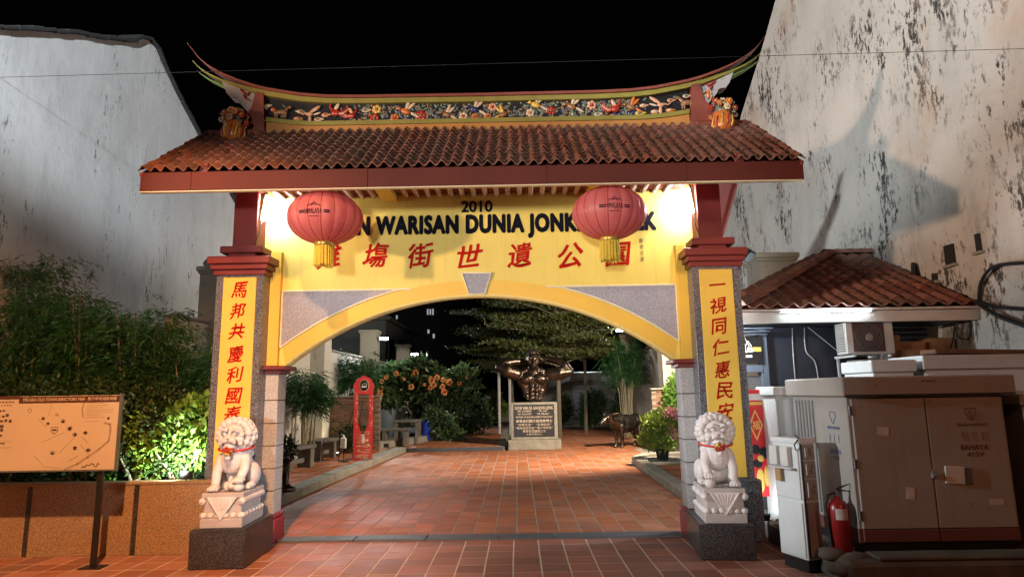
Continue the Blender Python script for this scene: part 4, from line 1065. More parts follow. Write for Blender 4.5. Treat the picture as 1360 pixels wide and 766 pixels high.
rot = Matrix.Rotation(ksl, 4, 'X'); rot2 = Matrix.Rotation(-math.pi/2, 4, 'Z') @ Matrix.Rotation(ksl, 4, 'X')
for r_ in range(krows):
    s = r_*krp; y = KY-.03+s*math.cos(ksl); z = KZ+.01+s*math.sin(ksl)
    for c_ in range(15):
        x = KX0-.04+(c_+.5)*kp
        if x < KX0+s*math.cos(ksl)-.12: continue
        o = link('roof_tile', kt[(r_+c_) % 2], ks); o.location = (x-4.7, y-.7, z+random.uniform(-.004, .004)); o.rotation_euler = (Matrix.Rotation(random.uniform(-.03, .03), 4, 'Z') @ rot).to_euler()
tvv = []
v = np.zeros(len(kt[0].vertices)*3); kt[0].vertices.foreach_get("co", v); v = v.reshape(-1, 3); fcs = [tuple(p.vertices) for p in kt[0].polygons]
Vs = []; Fs = []; base = 0
for r_ in range(krows):
    s = r_*krp; x = KX0-.03+s*math.cos(ksl); z = KZ+.01+s*math.sin(ksl)
    for c_ in range(22):
        y = KY+(c_+.5)*kp
        if y < KY+s*math.cos(ksl)-.1 or y > KY+4.4-s*math.cos(ksl)+.1: continue
        Vs.append(v @ np.array(rot2.to_3x3()).T + np.array([x-4.7, y-.7, z])); Fs += [tuple(a+base for a in q) for q in fcs]; base += len(v)
me = bpy.data.meshes.new('side_tiles'); me.from_pydata(np.concatenate(Vs).tolist(), [], Fs); me.materials.append(M['roof_tile']); o = link('side_tiles', me, ks); o["kind"] = "stuff"
mb = MB(); mb.add([(KX0, KY, KZ-.03), (KX1, KY, KZ-.03), (KX1, KRY, KRZ-.03), (KX0+2.24, KRY, KRZ-.03), (KX0, KY+4.4, KZ-.03)], [(0, 1, 2, 3), (0, 3, 4)]); mb.build('roof_deck', M['timber_red'], ks)
# hip and ridge caps made of short barrel pieces
def caps(a, b, n, r, name='ridge_cap'):
    a, b = Vector(a), Vector(b)
    for k in range(n):
        p, q = a.lerp(b, k/n), a.lerp(b, (k+1.15)/n); mb = MB(); d = (q-p).normalized(); sd = d.cross(Vector((0, 0, 1))).normalized(); u_ = sd.cross(d)
        vs = []
        for e, c_ in ((1.08, p), (.95, q)):
            for i in range(9):
                an = math.pi*i/8; vs.append(c_+sd*r*e*math.cos(an)+u_*r*e*.8*math.sin(an))
        mb.add(vs, [(i, i+1, 9+i+1, 9+i) for i in range(8)] + [tuple(range(8, -1, -1)), tuple(range(9, 18))], 0, False); mb.build(name, M['roof_tile'], ks)
caps((KX0-.03, KY-.03, KZ+.05), (KX0+2.26, KRY, KRZ+.05), 11, .10); caps((KX0+2.2, KRY, KRZ+.06), (KX1, KRY, KRZ+.06), 4, .10)
mb = MB(); mb.tube([at(1213, 350, X=6.12), at(1213, 365, X=6.05)], .03, 8); mb.build('roof_vent_pipe', M['coping'], ks)
# tube lamp on the fascia
tl = thing('tube_lamp', 'long white fluorescent tube glowing on the kiosk fascia', 'lamp', (4.25, KY+.02, 2.54))
b = MB(); b.box((4.28, KY+.012, 2.532), (1.12, .03, .03), .004); b.build('lamp_holder', M['white_plastic'], tl)
b = MB(); b.tube([(3.75, KY-.02, 2.535), (4.82, KY-.02, 2.535)], .016, 8); b.build('glass_tube', emitter('kiosk_tube_glow', (.72, .88, 1.0), 42), tl)
# air conditioner
ac = thing('air_conditioner', 'dusty air conditioner outdoor unit on a bracket under the kiosk eave', 'air conditioner', (4.9, .85, 2.0))
b = MB(); b.box((4.88, .96, 2.215), (.60, .27, .42), .012); b.build('casing', M['cab_white'], ac)
b = MB(); b.box((4.86, .822, 2.215), (.40, .012, .36), .004); b.build('fan_opening', M['map_dark'], ac)
for rr in (.05, .075, .10, .125, .15, .168):
    b = MB(); b.tube([(4.86+rr*math.cos(a), .81, 2.215+rr*math.sin(a)) for a in np.linspace(0, 6.283, 25)[:-1]], .0035, 4, closed=True); b.build('grille_ring', M['grey_metal'], ac)
b = MB(); b.tube([(4.86, .815, 2.215), (4.86, .80, 2.215)], .045, 16); b.build('fan_hub', M['cab'], ac)
for k in range(5):
    an = k*1.2566; b = MB(); b.add([(4.86+.04*math.cos(an), .817, 2.215+.04*math.sin(an)), (4.86+.155*math.cos(an-.3), .8165, 2.215+.155*math.sin(an-.3)), (4.86+.155*math.cos(an+.35), .8155, 2.215+.155*math.sin(an+.35))], [(0, 1, 2)]); b.build('fan_blade', M['black_metal'], ac)
for k in range(12):
    b = MB(); b.box((4.573, .96, 2.05+k*.029), (.012, .20, .013), .002); b.build('side_louvre', M['grey_metal'], ac)
for xx in (4.66, 5.10):
    b = MB(); b.box((xx, 1.05, 1.985), (.03, .5, .03), .003); b.box((xx, 1.24, 1.86), (.03, .03, .26), .003); b.build('bracket', M['cab_white'], ac)
# hanging leads on the navy wall
def cable(name, pts, r, label, cat='cable', mat='rubber', grp=None):
    P = [Vector(p) for p in pts]; out = []
    for i in range(len(P)-1):
        p0, p1, p2, p3 = P[max(i-1, 0)], P[i], P[i+1], P[min(i+2, len(P)-1)]
        for k in range(6):
            t = k/6; out.append(.5*((2*p1)+(p2-p0)*t+(2*p0-5*p1+4*p2-p3)*t*t+(3*p1-p0-3*p2+p3)*t*t*t))
    out.append(P[-1]); mb = MB(); mb.tube(out, r, 6); o = mb.build(name, M[mat]); tag(o, label, cat, grp); return o
W_ = lambda pts, Y: [at(x, y, Y=Y) for x, y in pts]
cable('white_lead', W_([(1052, 434), (1053, 465), (1056, 503)], 1.30), .005, 'white cable hanging straight down the navy kiosk wall', mat='white_plastic')
cable('white_lead', W_([(1068, 432), (1070, 465), (1082, 480), (1087, 505)], 1.30), .005, 'white cable with a kink hanging on the navy kiosk wall', mat='white_plastic')
cable('white_lead', W_([(1070, 432), (1095, 452), (1117, 470)], 1.28), .004, 'white cable slanting from the kiosk eave down to the air conditioner', mat='white_plastic')
cable('black_cable', [at(1300, 402, X=6.15), at(1303, 375, X=6.12), at(1320, 354, X=6.1), at(1362, 349, X=6.12)], .020, 'black cable arching up to the right from the kiosk roof corner')
cable('black_cable', [at(1297, 400, X=6.1), at(1325, 408, X=6.1), at(1365, 411, X=6.12)], .022, 'thick black cable running level to the right from the kiosk corner')
cable('black_cable', [at(1297, 401, X=6.1), at(1325, 419, X=6.1), at(1365, 434, X=6.12)], .026, 'thickest black cable sagging to the right from the kiosk corner')
cable('black_cable', W_([(1298, 404), (1290, 425), (1272, 430), (1272, 447), (1287, 449), (1289, 432), (1283, 420), (1270, 415)], .80), .010, 'black cable hanging in a loop under the right end of the kiosk eave')
cable('black_cable', W_([(1268, 424), (1266, 450), (1258, 475)], .95), .009, 'black cable dropping from the kiosk eave behind the cardboard boxes')
# slatted window, boxes and boards beside the air conditioner
wd = thing('louvre_window', 'dark slatted window opening high under the kiosk eave', 'window', (5.6, 1.5, 2.2))
MB().box((5.62, 1.50, 2.31), (.80, .04, .20), .004).build('dark_pane', M['black_metal'], wd)
for q in range(3): MB().box((5.62, 1.46, 2.25+q*.07), (.84, .02, .012), .002).build('slat', M['steel'], wd)
MB().box((5.34, 1.462, 2.29), (.02, .022, .24), .002).build('mullion', M['steel'], wd)
def carton(c, d, rz, label, mat='cardboard'):
    o = thing('cardboard_box', label, 'box', (c[0], c[1], c[2]-d[2]/2), 'cardboard boxes stacked beside the kiosk'); b = MB(); b.box(c, d, .004, rotz(rz)); b.build('carton', M[mat], o)
    b = MB(); b.box((c[0], c[1], c[2]+d[2]/2+.002), (d[0]*.98, d[1]*.1, .003), 0, rotz(rz)); b.build('tape', M['sign_face'], o); return o
sh = MB().box((5.62, 1.2, 1.90), (1.1, .5, .03), .004).build('kiosk_shelf', M['rust_board']); tag(sh, 'rusty plank shelf behind the electric cabinets carrying cardboard boxes', 'shelf')
carton((5.25, 1.15, 2.085), (.26, .22, .34), .05, 'cardboard box standing right of the air conditioner')
carton((5.56, 1.2, 2.04), (.32, .24, .25), -.04, 'cardboard box in the middle of the kiosk shelf')
carton((5.50, .98, 1.985), (.38, .2, .14), .12, 'open flat cardboard box leaning forward on the kiosk shelf')
carton((5.95, 1.22, 2.06), (.30, .28, .30), .35, 'turned cardboard box at the right end of the kiosk shelf')
ss = MB().box((5.08, .92, 1.93), (.16, .10, .26), .01, eul(.2, .1, .1)).build('grey_sheet', M['steel']); tag(ss, 'bent grey metal sheet hanging under the air conditioner', 'metal sheet')
s2 = MB().box((4.93, .86, 1.90), (.56, .3, .02), .003, eul(.3, -.08, .1)).build('drip_sheet', M['cab_white']); tag(s2, 'pale sheet lying slanted below the air conditioner', 'sheet')

kl_ = thing('eave_lamp', 'small bright lamp at the left corner of the kiosk eave beside the right pillar', 'lamp', (3.02, .82, 2.42))
b = MB(); b.ball((3.02, .82, 2.42), .045, 12, 8); b.build('bulb', emitter('eave_lamp_glow', (.85, .95, 1.0), 14), kl_); b = MB(); b.tube([(3.02, .82, 2.46), (3.02, .82, 2.5), (3.24, .80, 2.5)], .012, 6); b.build('lamp_arm', M['black_metal'], kl_)
lamp("eave_lamp_light", 'POINT', (2.90, .70, 2.36), (0, 0, 0), 120, COOL, .06)

# ================================================================== ELECTRIC CABINETS
pl = MB().box((4.7, -.88, .10), (3.2, 1.75, .22), .03).box((4.6, -1.62, .23), (2.5, .22, .03), .01).build('concrete_plinth', M['concrete_dark'])
tag(pl, 'dark rough concrete plinth carrying the large electric cabinets', 'plinth')
rk = MB()
for k in range(7): rk.ball((3.1+random.uniform(-.02, .22), -1.62+random.uniform(-.1, .3), .16+random.uniform(-.04, .05)), (random.uniform(.08, .14), random.uniform(.06, .11), random.uniform(.04, .07)), 8, 5)
o = rk.build('mortar_lump', M['concrete_dark']); tag(o, 'lumpy mortar spill at the left corner of the concrete plinth', 'concrete')
cb = thing('electric_cabinet', 'large grey electric cabinet with double doors and voltage warning, lit orange', 'cabinet', (4.0, -1.5, .22))
MB().box((4.02, -.92, .255), (1.30, 1.06, .075), .004).build('base_frame', M['black_metal'], cb)
MB().box((4.02, -.925, .92), (1.36, 1.09, 1.25), .006).build('casing', M['cab'], cb)
MB().box((4.02, -.925, .355), (1.366, 1.096, .115), .004).build('skirt', M['cab_red'], cb)
lid = MB(); lid.box((4.045, -.925, 1.605), (1.51, 1.20, .17), .012); lid = lid.build('lid', M['cab'], cb)
mb = MB(); mb.box((4.045, -1.527, 1.53), (1.47, .006, .012)); mb.build('lid_seam', M['black_metal'], lid)
mb = MB(); put_text(mb, "∠ TAMCO", (4.05, -1.5275, 1.645), w=.16, h=.022, bold=.01, depth=.001) if False else None
for q in range(9): mb.box((3.99+q*.014, -1.527, 1.645+random.uniform(-.003, .003)), (.009, .003, random.uniform(.006, .016)))
mb.build('maker_mark', M['ink_dark'], lid)
for (x0, x1) in ((3.372, 4.008), (4.016, 4.672)):
    d = MB(); d.box(((x0+x1)/2, -1.478, .955), (x1-x0, .022, 1.085), .005); d = d.build('door', M['cab'], cb)
    b = MB(); b.box(((x0+x1)/2, -1.4805, .357), (x1-x0, .022, .10), .004); b.build('door_skirt', M['cab_red'], d)
    if x0 < 3.5:
        for zz in (.52, .95, 1.4): b = MB(); b.tube([(3.357, -1.482, zz-.04), (3.357, -1.482, zz+.04)], .011, 8); b.build('hinge', M['grey_metal'], d)
    else:
        mb = MB(); cx = 4.395
        put_text(mb, "TENAGA NASIONAL", (cx, -1.4895, 1.265), w=.27, h=.026, bold=.012, depth=.001)
        put_text(mb, "BAHAYA", (cx, -1.4895, 1.075), w=.235, h=.045, bold=.02, depth=.001); put_text(mb, "415V", (cx, -1.4895, 1.015), w=.145, h=.042, bold=.02, depth=.001)
        Z = lambda pts: [(cx+x, -1.4895, 1.355+z) for x, z in pts]
        mb.tube(Z([(-.05, .05), (.05, .05), (.05, .0), (.025, -.015), (.025, -.035), (0, -.055), (-.025, -.035), (-.025, -.015), (-.05, 0)]), .0045, 4, closed=True)
        mb.tube(Z([(.012, .035), (-.014, .0), (.012, .0), (-.008, -.035)]), .004, 4)
        for xx in (-.085, 0, .08): mb.tube([(cx+xx+.004, -1.4895, 1.205), (cx+xx-.008, -1.4895, 1.165), (cx+xx+.008, -1.4895, 1.168), (cx+xx, -1.4895, 1.13)], .003, 4)
        mb.build('warning_lettering', M['ink_dark'], d)
        hp = MB(); hp.box((4.19, -1.497, .845), (.165, .014, .145), .004, eul(0, .06, 0)); hp.build('handle_plate', M['white_board'], d)
        hp = MB(); hp.box((4.30, -1.494, .835), (.085, .012, .14), .004); hp.build('lock_plate', M['grey_metal'], d)
for k in range(6):
    b = MB(); b.box((3.336, -.46-k*.072, .96), (.014, .020, 1.04), .003); b.build('side_rib', M['grey_metal'], cb)
mb = MB(); nu, nv = (0, -1, 0), (0, 0, 1); cy = -1.20
put_text(mb, "TENAGA NASIONAL", (3.3385, cy, 1.24), w=.24, h=.026, u=nu, v=nv, bold=.012, depth=.001)
put_text(mb, "BAHAYA", (3.3385, cy, 1.03), w=.20, h=.04, u=nu, v=nv, bold=.015, depth=.001); put_text(mb, "415V", (3.3385, cy, .97), w=.12, h=.038, u=nu, v=nv, bold=.015, depth=.001)
Z = lambda pts: [(3.3385, cy-x, 1.33+z) for x, z in pts]
mb.tube(Z([(-.05, .05), (.05, .05), (.05, .0), (.025, -.015), (.025, -.035), (0, -.055), (-.025, -.035), (-.025, -.015), (-.05, 0)]), .004, 4, closed=True)
for xx in (-.08, 0, .08): mb.tube([(3.3385, cy-xx+.004, 1.18), (3.3385, cy-xx-.008, 1.145), (3.3385, cy-xx+.008, 1.148), (3.3385, cy-xx, 1.11)], .003, 4)
mb.build('side_lettering', M['ink_blue'], cb)
b = MB(); b.box((4.012, -1.500, .84), (.05, .03, .035), .006); b.tube([(3.998, -1.50, .855), (3.998, -1.50, .885), (4.026, -1.50, .885), (4.026, -1.50, .855)], .005, 6); b.build('padlock', M['steel'], cb)
for (x_, z_, w_, h_) in ((3.62, 1.22, .10, .07), (3.80, .70, .07, .10), (4.52, .62, .12, .05)):
    b = MB(); b.box((x_, -1.4898, z_), (w_, .0012, h_), 0, eul(0, random.uniform(-.12, .12), 0)); b.build('sticker_residue', M['white_board'], cb)
for x_ in (4.74, 4.79):
    b = MB(); b.tube([(x_, -1.30, .21), (x_, -1.30, 1.0), (x_+.01, -1.25, 1.5)], .018, 8); b.build('cable_conduit', M['rubber'], cb)
def plain_cabinet(label, x0, x1, y0, y1, z0, z1, mat, lidh=.10):
    o = thing('electric_cabinet', label, 'cabinet', ((x0+x1)/2, y0, z0)); c = ((x0+x1)/2, (y0+y1)/2)
    MB().box((c[0], c[1], (z0+z1-lidh)/2), (x1-x0, y1-y0, z1-lidh-z0), .006).build('casing', M[mat], o)
    MB().box((c[0], c[1], z1-lidh/2+.002), (x1-x0+.05, y1-y0+.05, lidh), .010).build('lid', M[mat], o)
    xm = c[0]; 
    for a, b in ((x0+.02, xm-.004), (xm+.004, x1-.02)): MB().box(((a+b)/2, y0-.008, (z0+.1+z1-lidh-.04)/2), (b-a, .014, z1-lidh-z0-.14), .004).build('door', M[mat], o)
    MB().box((xm+.06, y0-.018, (z0+z1)/2), (.02, .02, .14), .004).build('handle', M['grey_metal'], o)
    return o
plain_cabinet('white cabinet standing behind the large one, next to the red banner', 3.36, 4.1, .12, .62, 0, 1.62, 'cab_white')
plain_cabinet('low white topped cabinet peeking over the middle of the large cabinet', 4.25, 4.68, -.30, .3, 0, 1.88, 'cab_white', .13)
plain_cabinet('wide white topped cabinet behind the right half of the large one', 4.80, 6.12, -.30, .3, 0, 1.92, 'cab_white', .15)
plain_cabinet('grey electric cabinet cut off by the right edge of the view', 4.86, 6.05, -1.48, -.5, .2, 1.52, 'cab')
pk = MB().box((5.6, -.05, 1.96), (1.2, .26, .05), .006, eul(0, .02, .03)).build('old_plank', M['rust_board']); tag(pk, 'rust brown plank lying on top of the rear white cabinet', 'plank')

# small feeder pillar
fp = thing('feeder_pillar', 'slim white feeder pillar with three tagged doors between the right lion and the extinguisher', 'cabinet', (3.0, -1.1, 0))
RZ20 = rotz(.33); fo_ = Vector((2.98, -1.27, 0))
def fl_(x, y, z): return fo_ + RZ20 @ Vector((x, y, z))
def fbox(name, c, d, mat, par=fp, bev=.004):
    b = MB(); b.box(fl_(*c), d, bev, RZ20); return b.build(name, M[mat], par)
fbox('foot_frame', (.08, .17, .06), (.13, .30, .12), 'black_metal')
fbox('casing', (.082, .17, .61), (.164, .34, 1.0), 'cab_white')
fbox('lid', (.082, .17, 1.13), (.19, .37, .045), 'cab_white')
for k, (za, zb) in enumerate(((.12, .60), (.61, .80), (.805, .955), (.96, 1.10))):
    d = fbox('door', (.092, -.006, (za+zb)/2), (.13, .014, zb-za-.008), 'cab')
    if k:
        b = MB(); zc_ = (za+zb)/2
        fbox('door_pull', (.045, -.018, zc_), (.010, .012, (zb-za)*.66), 'white_board', d, .002)
        for q in range(5): b.box(fl_(.105+random.uniform(-.012, .012), -.0135, zc_+.035-q*.016), (random.uniform(.02, .04), .002, .007), 0, RZ20)
        b.build('tag_mark', M['ink_dark'], d)
fbox('corner_strip', (.012, -.004, .62), (.018, .014, .98), 'black_metal')
fbox('side_panel', (-.006, .17, .36), (.012, .31, .46), 'cab_white'); fbox('side_panel', (-.006, .17, .84), (.012, .31, .44), 'cab_white')
for q in range(2): fbox('meter_box', (-.035, .14+q*.14, .99), (.05, .10, .17), 'white_board')
fbox('meter_shelf', (-.035, .19, .885), (.07, .30, .012), 'cab_white'); fbox('meter_box', (-.03, .24, .82), (.05, .07, .11), 'cardboard')
b = MB(); b.tube([fl_(-.02, .02, 1.05), fl_(-.05, .0, 1.10), fl_(0, -.01, 1.16), fl_(.05, .1, 1.17)], .006, 6); b.build('loose_lead', M['rubber'], fp)

# fire extinguisher
fe = thing('fire_extinguisher', 'dark red fire extinguisher with a black hose leaning by the grey cabinet', 'fire extinguisher', (3.225, -1.38, .215))
b = MB(); b.lathe([(0, 0), (.075, 0), (.085, .012), (.086, .34), (.080, .385), (.055, .415), (.028, .43), (.026, .455), (0, .455)], (3.225, -1.38, .215), 20); b.build('cylinder', M['ext_red'], fe)
b = MB()
vs = []
for zz in (.27, .36):
    for an in np.linspace(-2.3, -1.1, 9): vs.append((3.225+.0875*math.cos(an), -1.38+.0875*math.sin(an), .215+zz))
b.add(vs, [(i, i+1, 10+i, 9+i) for i in range(8)]); b.build('label', M['white_board'], fe)
b = MB(); b.tube([(3.225, -1.38, .67), (3.225, -1.38, .715)], .017, 8); b.build('valve', M['grey_metal'], fe)
b = MB(); b.tube([(3.20, -1.38, .705), (3.25, -1.39, .72), (3.33, -1.40, .71)], [.008, .009, .005], 6); b.tube([(3.22, -1.38, .725), (3.27, -1.39, .75), (3.34, -1.40, .775)], [.008, .008, .004], 6); b.build('lever', M['black_metal'], fe)
b = MB(); b.tube([(3.21, -1.38, .70), (3.14, -1.39, .68), (3.115, -1.39, .60), (3.12, -1.395, .45), (3.128, -1.40, .33)], .012, 7); b.tube([(3.128, -1.40, .33), (3.13, -1.40, .26)], [.014, .02], 8); b.build('hose', M['rubber'], fe)

# banner behind the right pillar
bn = thing('roll_up_banner', 'red festive roll-up banner with a gold diamond behind the right granite pillar', 'banner', (3.08, .52, 0))
MB().box((3.08, .53, .98), (.60, .012, 1.22), .003).build('banner_sheet', M['banner_red'], bn)
MB().box((3.08, .54, .05), (.66, .10, .09), .02).build('banner_base', M['steel'], bn); b = MB(); b.tube([(3.08, .56, .08), (3.08, .56, 1.6)], .012, 6); b.build('banner_pole', M['steel'], bn)
b = MB(); b.box((3.20, .521, 1.505), (.36, .003, .075)); b.build('white_strip', M['white_plastic'], bn)
b = MB(); b.box((3.20, .521, 1.43), (.36, .003, .035)); dm = [(3.262, 1.36), (3.345, 1.18), (3.262, 1.0), (3.18, 1.18)]
b.prism(dm, .518, .522); b.build('gold_shapes', M['banner_gold'], bn)
b = MB(); b.prism([(3.262, 1.325), (3.325, 1.18), (3.262, 1.035), (3.20, 1.18)], .5155, .5175); b.build('red_diamond', M['banner_red'], bn)
b = MB(); put_text(b, "福", (3.262, .515, 1.18), w=.085, h=.10, bold=.01, depth=.001); b.build('banner_character', M['banner_gold'], bn)
b = MB(); 
for (x, z, r1, r2) in ((3.24, .90, .05, .06), (3.33, .86, .05, .07), (3.25, .74, .06, .05)): b.ball((x, .521, z), (r1, .003, r2), 12, 6)
b.build('dark_shapes', M['black_metal'], bn)
b = MB()
for (x, z, r1, r2) in ((3.27, .55, .05, .14), (3.345, .60, .03, .12), (3.29, .80, .04, .04)): b.ball((x, .5195, z), (r1, .003, r2), 12, 6)
b.build('orange_shapes', M['banner_gold'], bn)
# little planter and floodlight beside it
kp_ = thing('small_planter', 'low granite planter edge with moss beside the red banner', 'planter', (3.55, .3, 0))
MB().box((3.52, -.02, .10), (.62, .08, .20), .006, rotz(.0)).build('planter_side', M['granite_light'], kp_); MB().box((3.20, .20, .10), (.06, .5, .20), .006).build('planter_side', M['granite_light'], kp_)
mo = MB()
for k in range(60): mo.ball((3.27+random.random()*.5, .04+random.random()*.10, .185+random.uniform(-.01, .015)), random.uniform(.014, .03), 6, 4)
o = mo.build('moss', M['leaf_dark'], kp_); o["kind"] = "stuff"
def floodlight(label, loc, target, s=1.0, on=None, grp=None, arm=None):
    o = thing('floodlight', label, 'lamp', loc, grp); d = (Vector(target)-Vector(loc)).normalized(); q = d.to_track_quat('-Z', 'Y').to_matrix()
    b = MB(); b.box(loc, (.20*s, .14*s, .05*s), .01*s, q); b.build('lamp_body', M['black_metal'], o)
    b = MB(); b.box(Vector(loc)+d*.028*s, (.17*s, .11*s, .006), .002, q); b.build('lamp_glass', on or M['grey_metal'], o)
    if arm: b = MB(); b.tube([loc, arm], .014*s, 6); b.build('lamp_arm', M['black_metal'], o)
    return o
glowW = emitter('floodlight_glow', (.92, .98, 1.0), 30)
floodlight('small glowing floodlight on the ground between the right pillar and the feeder pillar', (3.12, .12, .22), (3.25, 1.0, .9), .7, glowW, None, (3.12, .12, .02))
lamp("banner_flood_light", 'SPOT', (3.14, .16, .25), (3.45, 1.2, .9), 14, COOL, .03, 120, .6)
floodlight('black unlit floodlight sticking out left of the left capital', (-3.16, .20, 3.15), (-3.6, -.1, 2.6), 1.1, None, 'floodlights behind the capitals', (-3.0, .25, 3.1))
floodlight('black unlit floodlight sticking out right of the right capital', (3.20, .20, 3.15), (3.6, -.1, 2.6), 1.1, None, 'floodlights behind the capitals', (3.04, .25, 3.1))
floodlight('small floodlight hidden in the planter under the bright green shrub', (-3.10, -.16, .79), (-3.7, .7, 1.1), .6, glowW, None, (-3.10, -.16, .73))
lamp("shrub_flood_light", 'SPOT', (-3.10, -.24, .84), (-3.80, .7, 1.15), 150, (.86, 1.0, .86), .03, 120, .7)

# ================================================================== GATE TUBE LAMPS
glow = emitter('gate_tube_glow', (.96, .97, 1.0), 490)
for sg, lab in ((-1, 'glowing white tube lamp fixed by the left red roof post'), (1, 'glowing white tube lamp fixed by the right red roof post')):
    o = thing('tube_lamp', lab, 'lamp', (sg*2.52+GX, .16, 3.8), 'tube lamps under the archway eave')
    a, b_ = Vector((sg*2.50+GX, .02, 3.64)), Vector((sg*2.475+GX, .06, 3.94)); d = (b_-a).normalized()
    b = MB(); b.box((a+b_)/2+Vector((sg*.026, .02, 0)), (.03, .05, .33), .005, Vector((0, 0, 1)).rotation_difference(d).to_matrix()); b.build('lamp_holder', M['white_plastic'], o)
    b = MB(); b.tube([a, b_], .017, 10); b.build('glass_tube', glow, o)
    b = MB(); b.tube([a+Vector((sg*.03, .02, -.01)), Vector((sg*2.53+GX, -.02, 3.45)), Vector((sg*2.56+GX, -.06, 3.33))], .006, 5); b.build('lead', M['rubber'], o)

# ================================================================== LANTERNS
t = NT('lantern_cloth'); t.col(t.mix(t.ramp(t.noise(3, 4), [(.3, 0.0), (.7, 1.0)]), (.68, .19, .20), (.76, .27, .27))); t.bump(t.noise(120, 2), .1, .002); t.set(.42)
tr = t.n.new("ShaderNodeBsdfTranslucent"); tr.inputs[0].default_value = (.75, .22, .22, 1); mx = t.n.new("ShaderNodeMixShader"); mx.inputs[0].default_value = .5
t.l.new(t.b.outputs[0], mx.inputs[1]); t.l.new(tr.outputs[0], mx.inputs[2]); t.l.new(mx.outputs[0], t.n["Material Output"].inputs[0]); M['lantern'] = t.m
M['gold_foil'] = paint('gold_foil', (.72, .50, .12), .3, .3, 20, .05, metal=.6); M['fringe'] = paint('yellow_fringe', (.72, .55, .05), .6, .25, 30, .05)
P1 = at(432, 290, Y=-.55); P2 = at(809, 283.5, Y=-.55)
lan = thing('red_lantern', 'left red cloth lantern with gold fringe hanging before the archway lettering', 'lantern', (P1.x, P1.y, P1.z), 'red lanterns hanging under the archway eave')
RX, RZ_ = .398, .276; NG = 18
prof = [(RX*math.cos(a)**.9 if abs(a) < 1.5 else .05, RZ_*math.sin(a)) for a in np.linspace(-1.33, 1.33, 19)]
scal = lambda a, z: 1 - .035*(1-abs(math.sin(a*NG/2)))**1.5
b = MB(); b.lathe(prof, (0, 0, 0), NG*5, 0, True, scal); b.f = b.f[:-2]; b.m = b.m[:-2]; b.sm = b.sm[:-2]; b.build('lantern_body', M['lantern'], lan, False)
for k in range(NG):
    a = 2*math.pi*k/NG; b = MB(); b.tube([(r*scal(a, z)*math.cos(a)*1.004, r*scal(a, z)*math.sin(a)*1.004, z) for r, z in prof], .0035, 4); b.build('rib', M['porc_red'], lan, False)
b = MB(); b.lathe([(.10, .255), (.115, .27), (.11, .29), (.085, .30), (.0, .30)], n=20); b.build('top_cap', M['red_trim'], lan, False)
b = MB(); b.lathe([(.09, -.315), (.105, -.31), (.105, -.27), (.095, -.262)], n=20); b.build('bottom_collar', M['gold_foil'], lan, False)
b = MB()
for k in range(64):
    a = 2*math.pi*k/64+random.uniform(-.04, .04); r = .098+random.uniform(-.006, .003); b.tube([(r*math.cos(a), r*math.sin(a), -.30), (r*1.03*math.cos(a), r*1.03*math.sin(a), -.42), (r*1.06*math.cos(a+.03), r*1.06*math.sin(a+.03), -.52+random.uniform(-.015, .02))], .0045, 4)
b.build('fringe', M['fringe'], lan, False)
b = MB()
def on_lan(q):
    q = Vector(q); k = max(0, 1-(q.z/RZ_)**2); rr = RX*1.0*k**.45; y = -math.sqrt(max(0, rr*rr-q.x*q.x)); return (q.x, y-.006+q.y, q.z)
put_text(b, "HIMALAYA", (-.005, 0, -.03), w=.175, h=.052, bold=.006, warp=on_lan, depth=.0015)
for sx in (-1, 1):
    for q in (-1, 1): 
        xs_ = np.linspace(.10, .155, 4); b.tube([on_lan((sx*x, 0, -.03+q*.009)) for x in xs_], .006, 4)
for pts in (((-.07, .105), (-.045, .13), (-.03, .115), (0, .155), (.03, .118), (.045, .128), (.07, .105)), ((-.025, .115), (0, .13), (.022, .112))): b.tube([on_lan((x, 0, z-.085)) for x, z in pts], .0035, 4)
put_text(b, "SHOP", (0, 0, .0), w=.10, h=.022, bold=.0, warp=on_lan, depth=.001) if False else None
b.tube([on_lan((x, 0, -.08)) for x in np.linspace(-.05, .05, 5)], .003, 4)
b.build('printed_emblem', M['ink_navy'], lan, False)
b = MB(); b.tube([(0, 0, .295), (0, 0, .60)], .004, 5); b.build('hanger', M['rubber'], lan, False)
l2 = copy_tree(lan); l2.location = (P2.x, P2.y, P2.z); l2.rotation_euler = (0, .02, .0); l2["label"] = 'right red cloth lantern with gold fringe hanging before the archway lettering'

